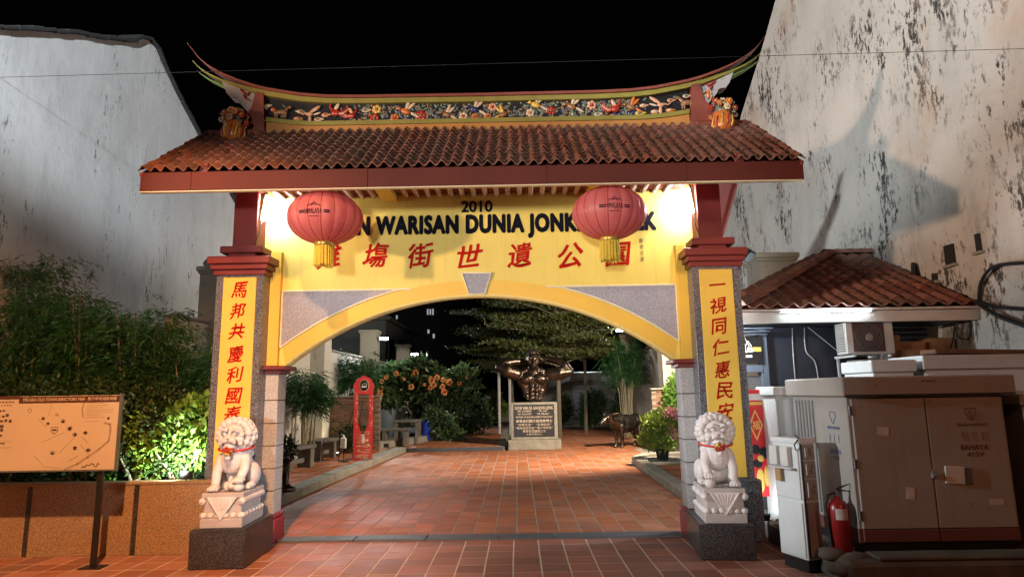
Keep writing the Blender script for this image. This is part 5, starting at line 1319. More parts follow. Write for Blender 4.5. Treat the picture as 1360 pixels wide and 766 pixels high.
# ================================================================== RIDGE VASES
def vase(x, label):
    z0 = EZ+(.10-EY)*math.tan(sl)-.04
    o = thing('flower_vase', label, 'vase', (x, .08, z0), 'porcelain vases on the roof')
    b = MB(); b.lathe([(.075, 0), (.115, .03), (.125, .10), (.115, .17), (.10, .20), (.122, .235), (.0, .22)], n=24, fn=lambda a, z: 1+.06*math.sin(a*9)); b.build('vase_body', M['porc_orange'], o, False)
    b = MB()
    for k in range(12):
        a = k*.5236; b.tube([(.10*math.cos(a), .10*math.sin(a), .02), (.135*math.cos(a+.1), .135*math.sin(a+.1), .09), (.122*math.cos(a+.25), .122*math.sin(a+.25), .19)], [.006, .013, .005], 5, k % 2)
    b.build('vase_relief', [M['porc_yellow'], M['porc_red']], o, False)
    for k in range(17):
        a = k*2.4; h = .23+.17*(k/17)**.8+random.uniform(-.02, .02); r = .15*math.sqrt(max(.02, 1-(k/17)**2)); cx, cy, cz = r*math.cos(a), r*math.sin(a)*.9, h
        b = MB(); s = random.uniform(.8, 1.15)
        for q in range(6):
            an = q*1.047; b.ball((cx+.024*s*math.cos(an), cy-.012, cz+.024*s*math.sin(an)), (.020*s, .016, .020*s), 6, 4, 0)
        b.ball((cx, cy-.026, cz), (.015*s, .014, .015*s), 6, 4, 1)
        b.build('flower', [M[random.choice(('porc_red', 'porc_orange', 'porc_peach', 'porc_cream', 'porc_orange'))], M[random.choice(('porc_yellow', 'porc_brown'))]], o, False)
    b = MB()
    for k in range(26):
        a = random.uniform(0, 6.28); h = random.uniform(.2, .42); r = random.uniform(.06, .16)*(1.2-h); b.ball((r*math.cos(a), r*math.sin(a), h), (.035, .012, .016), 6, 3, 0, eul(random.uniform(-1, 1), random.uniform(-1, 1), a))
    b.ball((0, 0, .30), (.09, .09, .12), 10, 6); b.build('foliage', M['porc_green'], o, False); return o
vase(-2.92, 'red porcelain vase of flowers on the left end of the roof'); vase(2.985, 'red porcelain vase of flowers on the right end of the roof')

# ================================================================== GUARDIAN LIONS
def pedestal(label, x0, x1, y0, y1, z1, rz):
    o = thing('lion_pedestal', label, 'pedestal', ((x0+x1)/2, (y0+y1)/2, 0), 'black granite lion pedestals', rz)
    b = MB(); b.box((0, 0, z1/2), (x1-x0, y1-y0, z1), .012); b.build('granite_block', M['granite_black'], o, False); return o
zL = at(323, 702, Y=-.83).z; zR = at(1007, 696, Y=-.80).z
pedestal('black granite block under the left stone lion', -2.70, -2.17, -.845, -.05, zL, .04)
pedestal('black granite block under the right stone lion', 2.215, 2.735, -.79, .0, zR, -.10)
def lion(loc, rz, label, kind):
    o = thing('stone_lion', label, 'lion statue', loc, 'stone guardian lions', rz); W, D, H = .40, .60, .325
    # carved base
    b = MB(); b.box((0, 0, .045), (W, D, .09), .008); b.box((0, 0, .18), (W*.90, D*.92, .20), .01); b.box((0, 0, .30), (W*1.0, D*.97, .05), .008)
    for fy_, n_ in ((-D/2+.012, 6),):
        for k in range(n_):
            x = -W*.44+W*.88*k/(n_-1); b.ball((x, fy_+.012, .115), (.032, .03, .030), 10, 6)
    for sx in (-1, 1):
        for k in range(7): b.ball((sx*(W/2-.014), -D*.44+D*.88*k/6, .115), (.030, .035, .030), 8, 6)
        b.tube([(sx*(W/2-.012), -D/2+.008, .25), (sx*(W/2-.012), D/2-.03, .25)], .032, 10); b.ball((sx*(W/2-.012), -D/2+.008, .25), (.034, .012, .034), 10, 6); b.ball((sx*(W/2-.012), -D/2-.002, .25), (.016, .012, .016), 8, 5)
    fr = -D/2+.004
    b.add([(-W*.34, fr, .29), (W*.34, fr, .29), (0, fr-.004, .085), (-W*.34, fr+.03, .29), (W*.34, fr+.03, .29), (0, fr+.03, .085)], [(0, 2, 1), (0, 3, 5, 2), (2, 5, 4, 1)])
    for s_ in (-1, 1): b.tube([(s_*W*.34, fr-.004, .287), (0, fr-.008, .085)], .009, 6)
    for k in range(-2, 3): b.tube([(k*.035, fr-.003, .275), (k*.016, fr-.006, .17)], .005, 5)
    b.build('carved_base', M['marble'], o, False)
    g = random.Random(3 if kind == 'cub' else 5); B = []; C = []
    B += [((0, .12, .16), (.165, .165, .165)), ((0, .04, .30), (.135, .15, .20)), ((0, -.075, .29), (.13, .105, .155)), ((0, -.03, .42), (.125, .12, .10))]
    for s in (-1, 1):
        bx_ = s*.118; lift = .075 if (kind == 'ball' and s < 0) or (kind == 'cub' and s > 0) else 0
        C.append(([(s*.105, -.075, .30), (s*.135, -.135, .17+lift*.5), (bx_, -.19, .05+lift)], (.062, .047, .042)))
        B.append(((bx_, -.215, .035+lift), (.055, .068, .036)))
        for k in range(4): B.append(((bx_+(k-1.5)*.027, -.272+abs(k-1.5)*.008, .028+lift), (.0145, .024, .022)))
        B.append(((s*.145, .085, .13), (.07, .125, .12))); B.append(((s*.158, -.03, .035), (.047, .10, .036)))
        for k in range(3): B.append(((s*.158+(k-1)*.026, -.125, .026), (.014, .022, .02)))
        B += [((s*.036, -.238, .492), (.038, .034, .029)), ((s*.052, -.212, .590), (.044, .034, .019), (0, s*.4, 0)), ((s*.052, -.24, .597), .016), ((s*.024, -.238, .585), .014), ((s*.048, -.212, .553), .021), ((s*.062, -.245, .470), .016), ((s*.030, -.222, .425), .016), ((s*.10, -.18, .455), .024), ((s*.105, -.175, .54), (.026, .03, .026)), ((s*.088, -.165, .495), (.040, .045, .042)), ((s*.128, -.075, .615), (.026, .02, .042), (0, s*.4, 0))]
        B.append(((s*.022, -.262, .515), (.014, .013, .012)))
    B += [((0, -.10, .53), (.115, .115, .115)), ((0, -.195, .50), (.072, .062, .046)), ((0, -.245, .522), (.030, .028, .020)), ((0, -.19, .428), (.066, .062, .026)), ((0, -.205, .447), (.05, .05, .010)), ((0, -.16, .395), (.05, .045, .05))]
    # mane of curls
    for ring, (yy, rad, n_) in enumerate(((-.105, .150, 15), (-.055, .168, 16), (.0, .168, 15), (.05, .15, 13), (.09, .115, 10))):
        for k in range(n_):
            a = R(-52)+R(284)*k/(n_-1); x, z = rad*math.cos(a), .535+rad*.92*math.sin(a); B.append(((x, yy+g.uniform(-.008, .008), z), g.uniform(.030, .040)))
    for k in range(4):
        for q in range(-2, 3): B.append(((q*.05, .10+.01*k, .52-.062*k), g.uniform(.032, .04)))
    B += [((0, 0, .57), (.15, .12, .13))]
    C.append(([(0, .26, .08), (.03, .285, .2), (.0, .27, .33), (0, .22, .40)], (.03, .045, .05, .02)))
    if kind == 'ball': B.append(((-.118, -.235, .045), .055))
    else:
        B += [((.118, -.215, .04), (.05, .07, .042)), ((.05, -.225, .06), (.038, .036, .036)), ((.03, -.20, .11), (.02, .03, .04)), ((-.0, -.20, .05), (.035, .05, .05))]
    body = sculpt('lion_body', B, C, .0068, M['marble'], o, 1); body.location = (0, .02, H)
    # ribbon and rosette
    nz = H+.405; b = MB(); b.tube([(.165*math.cos(a), .02+.175*math.sin(a)-.02, nz+.02*math.sin(a)) for a in np.linspace(0, 6.283, 33)[:-1]], .010, 6, closed=True); b.build('ribbon', M['banner_red'], o, False)
    b = MB(); c = Vector((0, -.205, nz-.02))
    for k in range(26):
        v = Vector((g.gauss(0, 1), -abs(g.gauss(0, 1)), g.gauss(0, 1))).normalized(); b.ball(c+v*.045, .014, 6, 4, 0 if k % 3 else 1)
    b.ball(c, .044, 10, 7); b.ball(c+Vector((0, -.01, -.06)), .03, 10, 7, 2); b.build('rosette', [M['porc_red'], M['gold_foil'], M['marble']], o, False)
    return o
lion((-2.43, -.50, zL+.001), .05, 'stone lion on the left granite block, one paw on a cub', 'cub')
lion((2.475, -.46, zR+.001), -.10, 'stone lion on the right granite block, one paw on a ball', 'ball')

# ================================================================== COURTYARD
def yard_pillar(x, y, w, h, label, grp):
    o = thing('boundary_pillar', label, 'pillar', (x, y, 0), grp)
    b = MB(); b.box((0, 0, h/2-.05), (w, w, h-.1), .015); b.build('shaft', M['plaster_cream'], o, False)
    b = MB(); b.box((0, 0, h-.045), (w+.10, w+.10, .09), .015); b.box((0, 0, h-.11), (w+.05, w+.05, .045), .01); b.build('pillar_cap', M['plaster_cream'], o, False); return o
for k, (y, lab) in enumerate(((3.95, 'cream boundary pillar just behind the left granite pillar of the arch'), (9.4, 'cream boundary pillar above the bamboo at the left end of the arch'), (15.3, 'cream boundary pillar carrying a lit floodlight, left of the orange flowers'),
                               (22.0, 'small far cream boundary pillar over the middle of the flowering tree'), (28.5, 'farthest little cream pillar at the end of the left boundary wall'))):
    yard_pillar(-4.75, y, .58, 3.86, lab, 'boundary pillars on the left of the courtyard')
for k, (y, lab) in enumerate(((3.3, 'cream boundary pillar rising behind the kiosk roof'), (10.6, 'cream boundary pillar beside the right end of the arch opening'), (17.5, 'far cream pillar behind the layered tree on the right'))):
    yard_pillar(4.72, y, .60, 3.78, lab, 'boundary pillars on the right of the courtyard')
def bwall(label, x, y0, y1, h, mat='plaster_cream'):
    o = thing('boundary_wall', label, 'wall', (x, (y0+y1)/2, 0)); MB().box((x, (y0+y1)/2, h/2), (.22, y1-y0, h), .01).build('wall_panel', M[mat], o)
    MB().box((x, (y0+y1)/2, h+.025), (.30, y1-y0, .05), .01).build('coping', M['concrete'], o); return o
bwall('weathered cream boundary wall along the left of the courtyard behind the bamboo', -4.95, 2.7, 34, 2.85)
bwall('stained boundary wall along the right of the courtyard behind the bamboo', 5.0, 3.1, 22, 3.0)
def brick_wall(label, c, w, h, along):
    """small free-standing brick wall; along: unit vector of its run"""
    o = thing('brick_wall', label, 'wall', c); rz = math.atan2(along[1], along[0]); o.rotation_euler = (0, 0, rz)
    b = MB(); b.box((0, 0, h/2), (w-.01, .12, h-.01)); b.build('mortar_core', M['mortar'], o, False)
    mes = []
    for k in range(3):
        b = MB(); b.box((0, 0, 0), (.212, .15+random.uniform(-.008, .008), .062), .006); mes.append(b.mesh('brick', M['brick']))
    nr = int(h/.076); nc = int(w/.225)
    for r_ in range(nr):
        for q in range(nc):
            x = -w/2+.115+q*.225+(.11 if r_ % 2 else 0)
            if x > w/2-.09: continue
            l_ = link('brick', random.choice(mes), o, (x, random.uniform(-.006, .006), .04+r_*.076))
    b = MB(); b.box((0, 0, h+.02), (w+.06, .24, .05), .008); b.build('coping', M['concrete'], o, False); return o
brick_wall('low brick wall behind the hedge on the left side of the courtyard', (-4.35, 10.9, .1), 1.9, 1.45, (1, .0))
brick_wall('dark brick wall behind the pink flowers on the right of the courtyard', (4.40, 10.15, .1), .74, 1.52, (1, 0))
# courtyard floodlights on the pillars (lit; the last one is an added fill)
glowF = emitter('courtyard_lamp_glow', (.95, .98, 1.0), 22)
def wall_lamp(label, loc, tgt, en, col, pw_=.17, cone=150):
    o = thing('floodlight', label, 'lamp', loc, 'courtyard floodlights'); d = (Vector(tgt)-Vector(loc)).normalized(); q = d.to_track_quat('-Z', 'Y').to_matrix()
    b = MB(); b.box(loc, (.34, .12, .06), .012, q); b.build('lamp_body', M['black_metal'], o)
    b = MB(); b.box(Vector(loc)+d*.034, (.30, .09, .008), .002, q); b.build('lamp_glass', glowF, o)
    lamp("courtyard_flood_light", 'SPOT', Vector(loc)+d*.08, tgt, en, col, .08, cone, .6)
wall_lamp('lit floodlight on the second left boundary pillar, upper left of the orange flowers', (-4.22, 15.1, 3.55), (.8, 5.0, 1.2), 700, COOL)
wall_lamp('lit floodlight on the third left boundary pillar, above the flowering tree', (-4.22, 21.8, 3.40), (-2.0, 14.8, 2.2), 520, COOL)
wall_lamp('lit floodlight on the right side among the tree branches', (4.15, 15.5, 3.75), (0, 10.5, .8), 160, NEUT)
wall_lamp('floodlight high on the right boundary wall behind the arch spandrel', (4.3, 7.0, 3.85), (-.2, 10.8, .8), 2700, (1.0, .86, .66), .17, 128)
wall_lamp('added fill floodlight, unseen, high on the left boundary pillar behind the arch spandrel', (-4.38, 8.8, 3.45), (1.6, 2.4, 1.2), 330, COOL)  # unseen lamp added to brighten the right inner column from behind
# bamboo groves inside the courtyard
def grove(label, x, y, top, spread, n, seed, canes=12):
    return bamboo(label, x, y, top, spread, n, seed, .1, 'bamboo groves along the courtyard walls', 'leaf_bamboo', .72, .17, canes)
grove('bamboo grove with pale canes next to the left inner column', -4.35, 7.4, 2.30, .55, 4200, 21)
grove('bamboo grove behind the red photo frame', -4.3, 11.8, 2.75, .9, 6000, 22, 14)
grove('bamboo grove beside the right boundary pillar, over the brick wall', 4.1, 14.3, 3.2, .8, 6000, 23, 14)
# warm ground lights among the left bamboo
for (x, y, lab) in ((-4.05, 9.0, 'small warm uplight at the foot of the left bamboo grove'), (-3.95, 12.6, 'small warm uplight behind the red photo frame')):
    o = thing('uplight', lab, 'lamp', (x, y, .12), 'warm uplights in the bamboo'); b = MB(); b.lathe([(.05, 0), (.06, .02), (.055, .09), (.0, .09)], n=14); b.build('lamp_body', M['black_metal'], o, False)
    b = MB(); b.lathe([(.045, .093), (.0, .094)], n=14); b.build('lamp_glass', emitter('uplight_glow', (1, .8, .45), 20), o, False)
    lamp("uplight_light", 'SPOT', (x, y, .24), (x-.35, y+.1, 2.2), 26, (1, .82, .5), .04, 110, .6)
shrub('clipped_hedge', 'clipped dark green hedge along the brick wall left of the photo frame', 'hedge', (-4.35, 9.9, .1), [((0, 0, .42), (.75, .35, .40)), ((-.5, -.1, .40), (.4, .35, .38)), ((.5, 0, .4), (.4, .3, .36))], 5200, .06, .035, M['leaf_hedge'], seed=51, thr=-.3)
# flowering tree with orange blossom
ft = shrub('flowering_tree', 'bushy tree with clusters of orange blossom left of the statue', 'tree', (-2.65, 14.4, .15),
    [((0, 0, 1.95), (1.35, .9, .62)), ((-.9, .1, 1.85), (.8, .7, .58)), ((.95, -.1, 1.75), (.85, .7, .55)), ((.2, -.3, 2.25), (.8, .6, .42)), ((1.3, .1, 1.5), (.5, .5, .42)), ((-1.2, -.2, 1.5), (.45, .5, .5))], 10500, .20, .10, M['leaf_dark'],
    None, [([(0, 0, 0), (.05, 0, .8), (-.3, 0, 1.6)], .06), ([(.12, .05, 0), (.3, .05, .7), (.7, 0, 1.5)], .05), ([(-.1, -.05, 0), (-.4, 0, .7), (-.9, 0, 1.5)], .045), ([(1.15, -.2, 0), (1.1, -.2, 1.5)], .02)], 'bark', thr=-.22, seed=61, freq=2.6)
gg = np.random.default_rng(5)
for (zx, zy, r_) in ((650, 372, .10), (563, 376, .09), (497, 412, .08), (518, 392, .08), (630, 435, .10), (722, 405, .11), (746, 393, .10), (730, 428, .11), (775, 405, .09), (802, 415, .11), (772, 436, .10), (780, 458, .11), (848, 420, .08), (492, 445, .10), (490, 468, .10), (486, 486, .09), (640, 380, .07), (716, 440, .08), (690, 425, .06), (600, 400, .05), (880, 395, .05)):
    c = np.array(at(360+zx/3.39, 385+zy/3.39, Y=13.45-.0004*abs(zx-640))); m_ = 110; u_ = gg.normal(size=(m_, 3)); u_ /= np.linalg.norm(u_, axis=1, keepdims=True)
    leaf_mesh('blossom', c+u_*r_*.6, u_+gg.normal(size=(m_, 3))*.35, r_*.52, r_*.42, M['petal_orange'], ft, .2)
shrub('low_shrub', 'low leafy shrub under the flowering tree by the blue bin', 'shrub', (-1.95, 14.0, .12), [((0, 0, .40), (.55, .4, .38)), ((.3, -.1, .28), (.35, .3, .28)), ((-.35, 0, .75), (.4, .3, .35))], 2600, .13, .07, M['leaf_dark'], None, branchy(0, 0, .5, .3, 4, 5), seed=63, thr=-.2)
shrub('low_shrub', 'dark bushy shrub filling the space behind the flowering tree', 'shrub', (-2.2, 17.2, .12), [((0, 0, .9), (1.5, .8, .9)), ((1.0, 0, .6), (.7, .6, .6))], 5000, .14, .08, M['leaf_hedge'], None, branchy(0, 0, .9, .5, 4, 6), seed=64, thr=-.2)
# blue bin
bb = thing('blue_bin', 'blue plastic bin standing by the benches under the flowering tree', 'bin', (-2.55, 13.9, .13))
b = MB(); b.lathe([(.13, 0), (.135, .02), (.155, .50), (.165, .51), (.165, .55), (.0, .55)], n=20); b.build('bin_body', M['blue_plastic'], bb, False)
b = MB(); b.lathe([(.172, .552), (.175, .58), (.15, .63), (.05, .66), (.0, .66)], n=20); b.build('bin_lid', M['blue_plastic'], bb, False)
# concrete benches
def bench(loc, w, label, rz=0):
    o = thing('concrete_bench', label, 'bench', loc, 'concrete benches on the left walk', rz)
    b = MB(); b.box((0, 0, .44), (w, .38, .075), .01); b.build('seat', M['bench'], o, False)
    for s in (-1, 1): b = MB(); b.box((s*(w/2-.12), 0, .20), (.13, .32, .40), .01); b.build('leg', M['bench'], o, False)
    b = MB(); b.box((0, .0, .16), (w-.3, .06, .09), .006); b.build('stretcher', M['bench'], o, False); return o
bench((-4.15, 6.3, .115), 1.0, 'concrete bench nearest the arch beside the left inner column', 1.35); bench((-4.2, 8.3, .115), 1.0, 'concrete bench behind the white sanitiser bottle', 1.45)
bench((-3.15, 11.9, .15), .85, 'concrete bench right of the red photo frame'); bench((-3.95, 12.3, .15), .85, 'concrete bench behind the red photo frame, under the blossom'); 
tb = thing('concrete_table', 'square concrete table standing between the benches near the blue bin', 'table', (-3.0, 13.1, .13)); b = MB(); b.box((0, 0, .66), (.8, .7, .07), .01); b.build('tabletop', M['bench'], tb, False)
for sx in (-1, 1):
    for sy in (-1, 1): b = MB(); b.box((sx*.32, sy*.26, .31), (.10, .10, .62), .008); b.build('leg', M['bench'], tb, False)
# red photo frame on an easel
pf = thing('photo_frame', 'tall red cut-out photo frame with gold ornaments leaning on a black stand by the kerb', 'photo stand', (-3.15, 7.9, .12), None, .45); pf.scale = (.82, 1, .97)
b = MB(); out = [(-.27, 0), (.27, 0), (.27, 1.66), (.30, 1.72), (.28, 1.80), (.23, 1.84), (.20, 1.92), (.10, 1.95), (0, 2.0), (-.10, 1.95), (-.20, 1.92), (-.23, 1.84), (-.28, 1.80), (-.30, 1.72), (-.27, 1.66)]
def frame_piece(pts, mat, y0, y1, name):
    b = MB(); b.prism(pts, y0, y1); return b.build(name, M[mat], pf, False)
frame_piece([(-.27, 0), (.27, 0), (.27, .74), (.10, .78), (.06, .66), (0, .60), (-.06, .66), (-.10, .78), (-.27, .74)], 'banner_red', -.012, .012, 'lower_panel')
frame_piece([(-.27, .742), (-.12, .79), (-.15, .9), (-.15, 1.55), (-.27, 1.55)], 'banner_red', -.012, .012, 'side_panel'); frame_piece([(.27, .742), (.27, 1.55), (.15, 1.55), (.15, .9), (.12, .79)], 'banner_red', -.012, .012, 'side_panel')
frame_piece([(-.27, 1.552), (.27, 1.552), (.27, 1.66), (.30, 1.72), (.28, 1.80), (.23, 1.84), (.20, 1.92), (.10, 1.95), (0, 2.0), (-.10, 1.95), (-.20, 1.92), (-.23, 1.84), (-.28, 1.80), (-.30, 1.72), (-.27, 1.66)], 'banner_red', -.012, .012, 'top_panel')
b = MB(); b.tube([(.13*math.cos(a), -.014, 1.76+.14*math.sin(a)) for a in np.linspace(0, 6.28, 25)[:-1]], .012, 6, closed=True)
for k in range(9): b.tube([(.035*math.cos(a)+random.choice((-.2, .2, -.16, .17)), -.013, .08+k*.07+.035*math.sin(a)) for a in np.linspace(0, 6.28, 10)[:-1]], .006, 4, closed=True)
for k in range(12): b.ball((random.choice((-.21, .21))+random.uniform(-.03, .03), -.012, .78+k*.065), (.022, .006, .022), 7, 4)
for k in range(5): b.tube([(-.2+k*.1+.04*math.cos(a), -.013, .05+.05*math.sin(a)) for a in np.linspace(0, 3.14, 8)], .007, 4)
o = b.build('gold_ornament', M['porc_peach'], pf, False); o['kind'] = 'stuff'
b = MB()
for k in range(16): b.ball((random.uniform(-.22, .22), -.0125, .06+.55*random.random()), (random.uniform(.015, .035), .004, random.uniform(.015, .035)), 8, 4)
for k in range(14): b.ball((random.choice((-.21, .21))+random.uniform(-.03, .03), -.0125, .8+k*.06), (.016, .004, random.uniform(.012, .03)), 7, 4)
o = b.build('cream_ornament', M['porc_cream'], pf, False); o['kind'] = 'stuff'
b = MB(); b.lathe([(0, 0), (.125, 0), (.125, .006), (0, .006)], n=24); b.v = [(x, -.0125-z, 1.76+y) for x, y, z in b.v]; b.build('emblem_disc', M['black_metal'], pf, False)
b = MB(); b.tube([(-.06, -.021, 1.76), (-.02, -.021, 1.82), (0, -.021, 1.79), (.03, -.021, 1.84), (.07, -.021, 1.76)], .007, 4); b.box((0, -.021, 1.73), (.14, .004, .03)); b.build('white_emblem', M['white_plastic'], pf, False)
b = MB(); b.ball((0, -.006, .50), (.055, .012, .12), 10, 6); b.build('white_patch', M['white_plastic'], pf, False)
for s in (-1, 1): b = MB(); b.tube([(s*.10-.1, .06, 1.40), (s*.20-.35, .55, .0)], .012, 6); b.build('stand_leg', M['black_metal'], pf, False)
b = MB(); b.tube([(-.2, .04, .06), (-.66, .10, .02)], .012, 6); b.tube([(-.66, .10, .02), (-.28, .05, 1.15)], .012, 6); b.build('stand_brace', M['black_metal'], pf, False)
bt = thing('sanitiser_bottle', 'white sanitiser bottle on a thin stand left of the red photo frame', 'bottle', (-3.52, 7.6, .12))
b = MB(); b.box((0, 0, .42), (.13, .09, .24), .02); b.build('bottle_body', M['white_plastic'], bt, False); b = MB(); b.tube([(0, 0, .54), (0, 0, .60)], [.03, .015], 8); b.tube([(0, 0, .60), (-.05, 0, .605)], .008, 6); b.build('pump', M['white_plastic'], bt, False)
b = MB(); b.tube([(0, .06, 0), (0, .06, .5)], .010, 6); b.box((0, .04, .29), (.14, .12, .012)); b.box((0, .05, .006), (.2, .2, .012)); b.build('bottle_stand', M['black_metal'], bt, False)
# ornate dark metal stand by the left column
os_ = thing('cast_iron_stand', 'dark ornate cast iron plant stand tucked behind the left inner column', 'stand', (-3.2, 3.1, .15))
b = MB(); b.lathe([(.16, 0), (.17, .03), (.10, .07), (.05, .12), (.06, .25), (.035, .35), (.05, .42), (.12, .47), (.13, .50), (0, .50)], n=16, fn=lambda a, z: 1+.08*math.sin(a*8)); b.build('stand_body', M['bronze'], os_, False)
shrub('potted_fern', 'dark spiky plant on the iron stand behind the left column', 'plant', (-3.2, 3.1, .65), [((0, 0, .12), (.13, .12, .12)), ((.0, 0, .22), (.08, .08, .08))], 300, .10, .03, M['leaf_hedge'], None, [([(0, 0, 0), (0, 0, .2)], .02)], seed=71)

# ------------------------------------------------------------------ statue
st = thing('plinth', 'cream stone plinth with a black inscribed plaque under the muscular bust', 'pedestal', (.91, 11.75, 0))
MB().box((.91, 11.7, .14), (1.50, .95, .28), .015).build('plinth_step', M['kerb'], st)
MB().box((.91, 11.75, .80), (1.34, .72, 1.04), .012).build('plinth_block', M['kerb'], st)
pq = MB().box((.91, 11.383, .81), (1.16, .022, .90), .004).build('plaque', M['frieze_black'], st)
b = MB(); yq = 11.3715
put_text(b, "DATUK WIRA DR. GAN BOON LEONG", (.91, yq, 1.165), w=1.08, h=.085, bold=.015)
put_text(b, "“MR. UNIVERSE”", (.64, yq, 1.075), w=.42, h=.05, bold=.01); put_text(b, "“MR. ASIA”", (1.17, yq, 1.075), w=.27, h=.05, bold=.01)
put_text(b, "“MR. MALAYSIA”", (.64, yq, .995), w=.42, h=.05, bold=.01); put_text(b, "“MR. MELAKA”", (1.17, yq, .995), w=.36, h=.05, bold=.01)
put_text(b, "“FATHER OF BODYBUILDERS IN MALAYSIA”", (.91, yq, .91), w=1.06, h=.05, bold=.01)
put_text(b, "拿督威拉顏文龍局紳博士", (.91, yq, .80), w=1.04, h=.085, bold=.012)
put_text(b, "“世界先生”　“亞洲先生”", (.91, yq, .695), w=.98, h=.07, bold=.006); put_text(b, "“馬來西亞先生”“馬六甲先生”", (.91, yq, .605), w=1.06, h=.07, bold=.006)
put_text(b, "馬來西亞健美之父", (.91, yq, .515), w=.66, h=.07, bold=.006); put_text(b, "大馬行街州人", (.91, yq, .43), w=.46, h=.06, bold=.004)
b.build('plaque_lettering', M['porc_cream'], pq)
bu = thing('bodybuilder_bust', 'dark bronze bust of a muscular bodybuilder with hands behind the head', 'statue', (.93, 11.72, 1.32))
B = []; C = []
B += [((0, .02, .17), (.25, .17, .22)), ((0, .02, .40), (.30, .19, .24)), ((0, .03, .62), (.40, .22, .24)), ((0, .05, .78), (.46, .20, .14))]
for s in (-1, 1):
    B += [((s*.185, -.15, .665), (.205, .10, .135), (0, s*.25, 0)), ((s*.33, .0, .55), (.13, .17, .26), (0, s*.42, 0)), ((s*.25, .0, .30), (.10, .14, .22), (0, s*.28, 0)), ((s*.52, .0, .82), (.17, .15, .13)), ((s*.25, .03, .90), (.20, .12, .10), (0, s*.5, 0))]
    for z, r_ in ((.46, .075), (.335, .072), (.21, .07), (.10, .06)): B.append(((s*.075, -.155+.012*(z < .3), z), (.066, .050, r_*.78)))
    for k in range(4): B.append(((s*(.235-.012*k), -.115, .52-.085*k), (.055, .04, .026), (0, s*.6, 0)))
    for k in range(3): B.append(((s*(.20+.0*k), -.09, .26-.08*k), (.07, .05, .03), (0, s*-.5, 0)))
# raised arms: viewer's left arm level, right arm rising
armL = [(-.50, .0, .82), (-.76, -.05, .90), (-1.0, -.04, 1.02)]; armR = [(.50, .0, .80), (.78, -.05, .82), (1.06, -.06, .86)]
C += [(armL, (.19, .20, .13)), (armR, (.19, .20, .13))]
B += [((-.74, -.09, .98), (.19, .13, .12), (0, .45, 0)), ((.78, -.09, .91), (.19, .13, .12), (0, -.2, 0)), ((-.74, .02, .82), (.18, .12, .10), (0, .45, 0)), ((.80, .02, .74), (.18, .12, .10), (0, -.2, 0))]
C += [([(-1.0, -.04, 1.02), (-.84, .04, 1.14), (-.56, .12, 1.19), (-.28, .20, 1.20)], (.125, .15, .11, .08)), ([(1.06, -.06, .86), (.94, -.02, 1.02), (.76, .06, 1.18), (.46, .18, 1.26), (.26, .22, 1.24)], (.125, .145, .11, .085, .075))]
for s, hx, hz in ((-1, -.24, 1.20), (1, .24, 1.24)):
    B.append(((hx, .18, hz), (.09, .05, .06)))
    for k in range(4): C.append(([(hx-s*.03, .19, hz+.045-k*.03), (hx-s*.13, .20, hz+.05-k*.032)], (.020, .015)))
    C.append(([(hx, .15, hz+.05), (hx-s*.05, .15, hz+.11)], (.022, .015)))
# neck and head
C.append(([(0, .03, .84), (0, -.01, 1.0)], (.19, .16)))
hd = [((0, -.01, 1.28), (.165, .19, .195)), ((0, -.05, 1.16), (.13, .135, .13)), ((0, -.10, 1.085), (.085, .075, .055)), ((0, -.195, 1.22), (.030, .040, .055), (.3, 0, 0)), ((0, -.225, 1.195), (.036, .03, .022)), ((0, -.18, 1.135), (.060, .03, .014)), ((0, -.175, 1.112), (.052, .03, .014))]
for s in (-1, 1): hd += [((s*.07, -.165, 1.302), (.06, .035, .018), (0, s*.2, 0)), ((s*.068, -.168, 1.268), (.026, .02, .014)), ((s*.10, -.125, 1.20), (.05, .05, .04)), ((s*.168, .0, 1.25), (.02, .04, .055))]
KH = 1.25
hm = lambda p: (p[0]*KH, p[1]*KH-.03, 1.22+(p[2]-1.25)*KH)
B += [(hm(h[0]), tuple(q*KH for q in h[1])) + tuple(h[2:]) for h in hd]
bd_ = sculpt('bust_body', B, C, .020, M['bronze'], bu, 2)
b = MB(); g = random.Random(4)
for k in range(150):
    th = g.uniform(0, 6.28); ph = g.uniform(.0, 1.25); x, y, z = .172*math.sin(ph)*math.cos(th), .195*math.sin(ph)*math.sin(th), .205*math.cos(ph)
    if y < -.08 and z < .12: continue
    b.ball(hm((x, y, 1.28+z)), g.uniform(.022, .034), 6, 4)
b.build('hair', M['bronze'], bu, False)

# ------------------------------------------------------------------ buffalo
bf = thing('bronze_buffalo', 'bronze water buffalo statue standing on the courtyard tiles right of the bust', 'animal statue', (3.62, 11.75, 0), None, 0)
yaw = R(212)    # heading of local +x
B = [((0, 0, .74), (.50, .26, .27)), ((.34, 0, .78), (.26, .24, .27)), ((-.38, 0, .76), (.27, .25, .27)), ((.1, 0, .62), (.40, .25, .20)), ((.36, 0, .98), (.16, .10, .08)), ((.92, 0, .86), (.18, .105, .12), (0, .55, 0)), ((1.06, 0, .77), (.09, .075, .075)), ((.80, 0, .92), (.12, .13, .12)), ((-.5, .12, .70), (.14, .10, .19)), ((-.5, -.12, .70), (.14, .10, .19))]
C = [([(.46, 0, .84), (.66, 0, .88), (.80, 0, .92)], (.21, .17, .13)), ([(-.64, 0, .86), (-.70, 0, .70), (-.69, .02, .40)], (.035, .025, .03))]
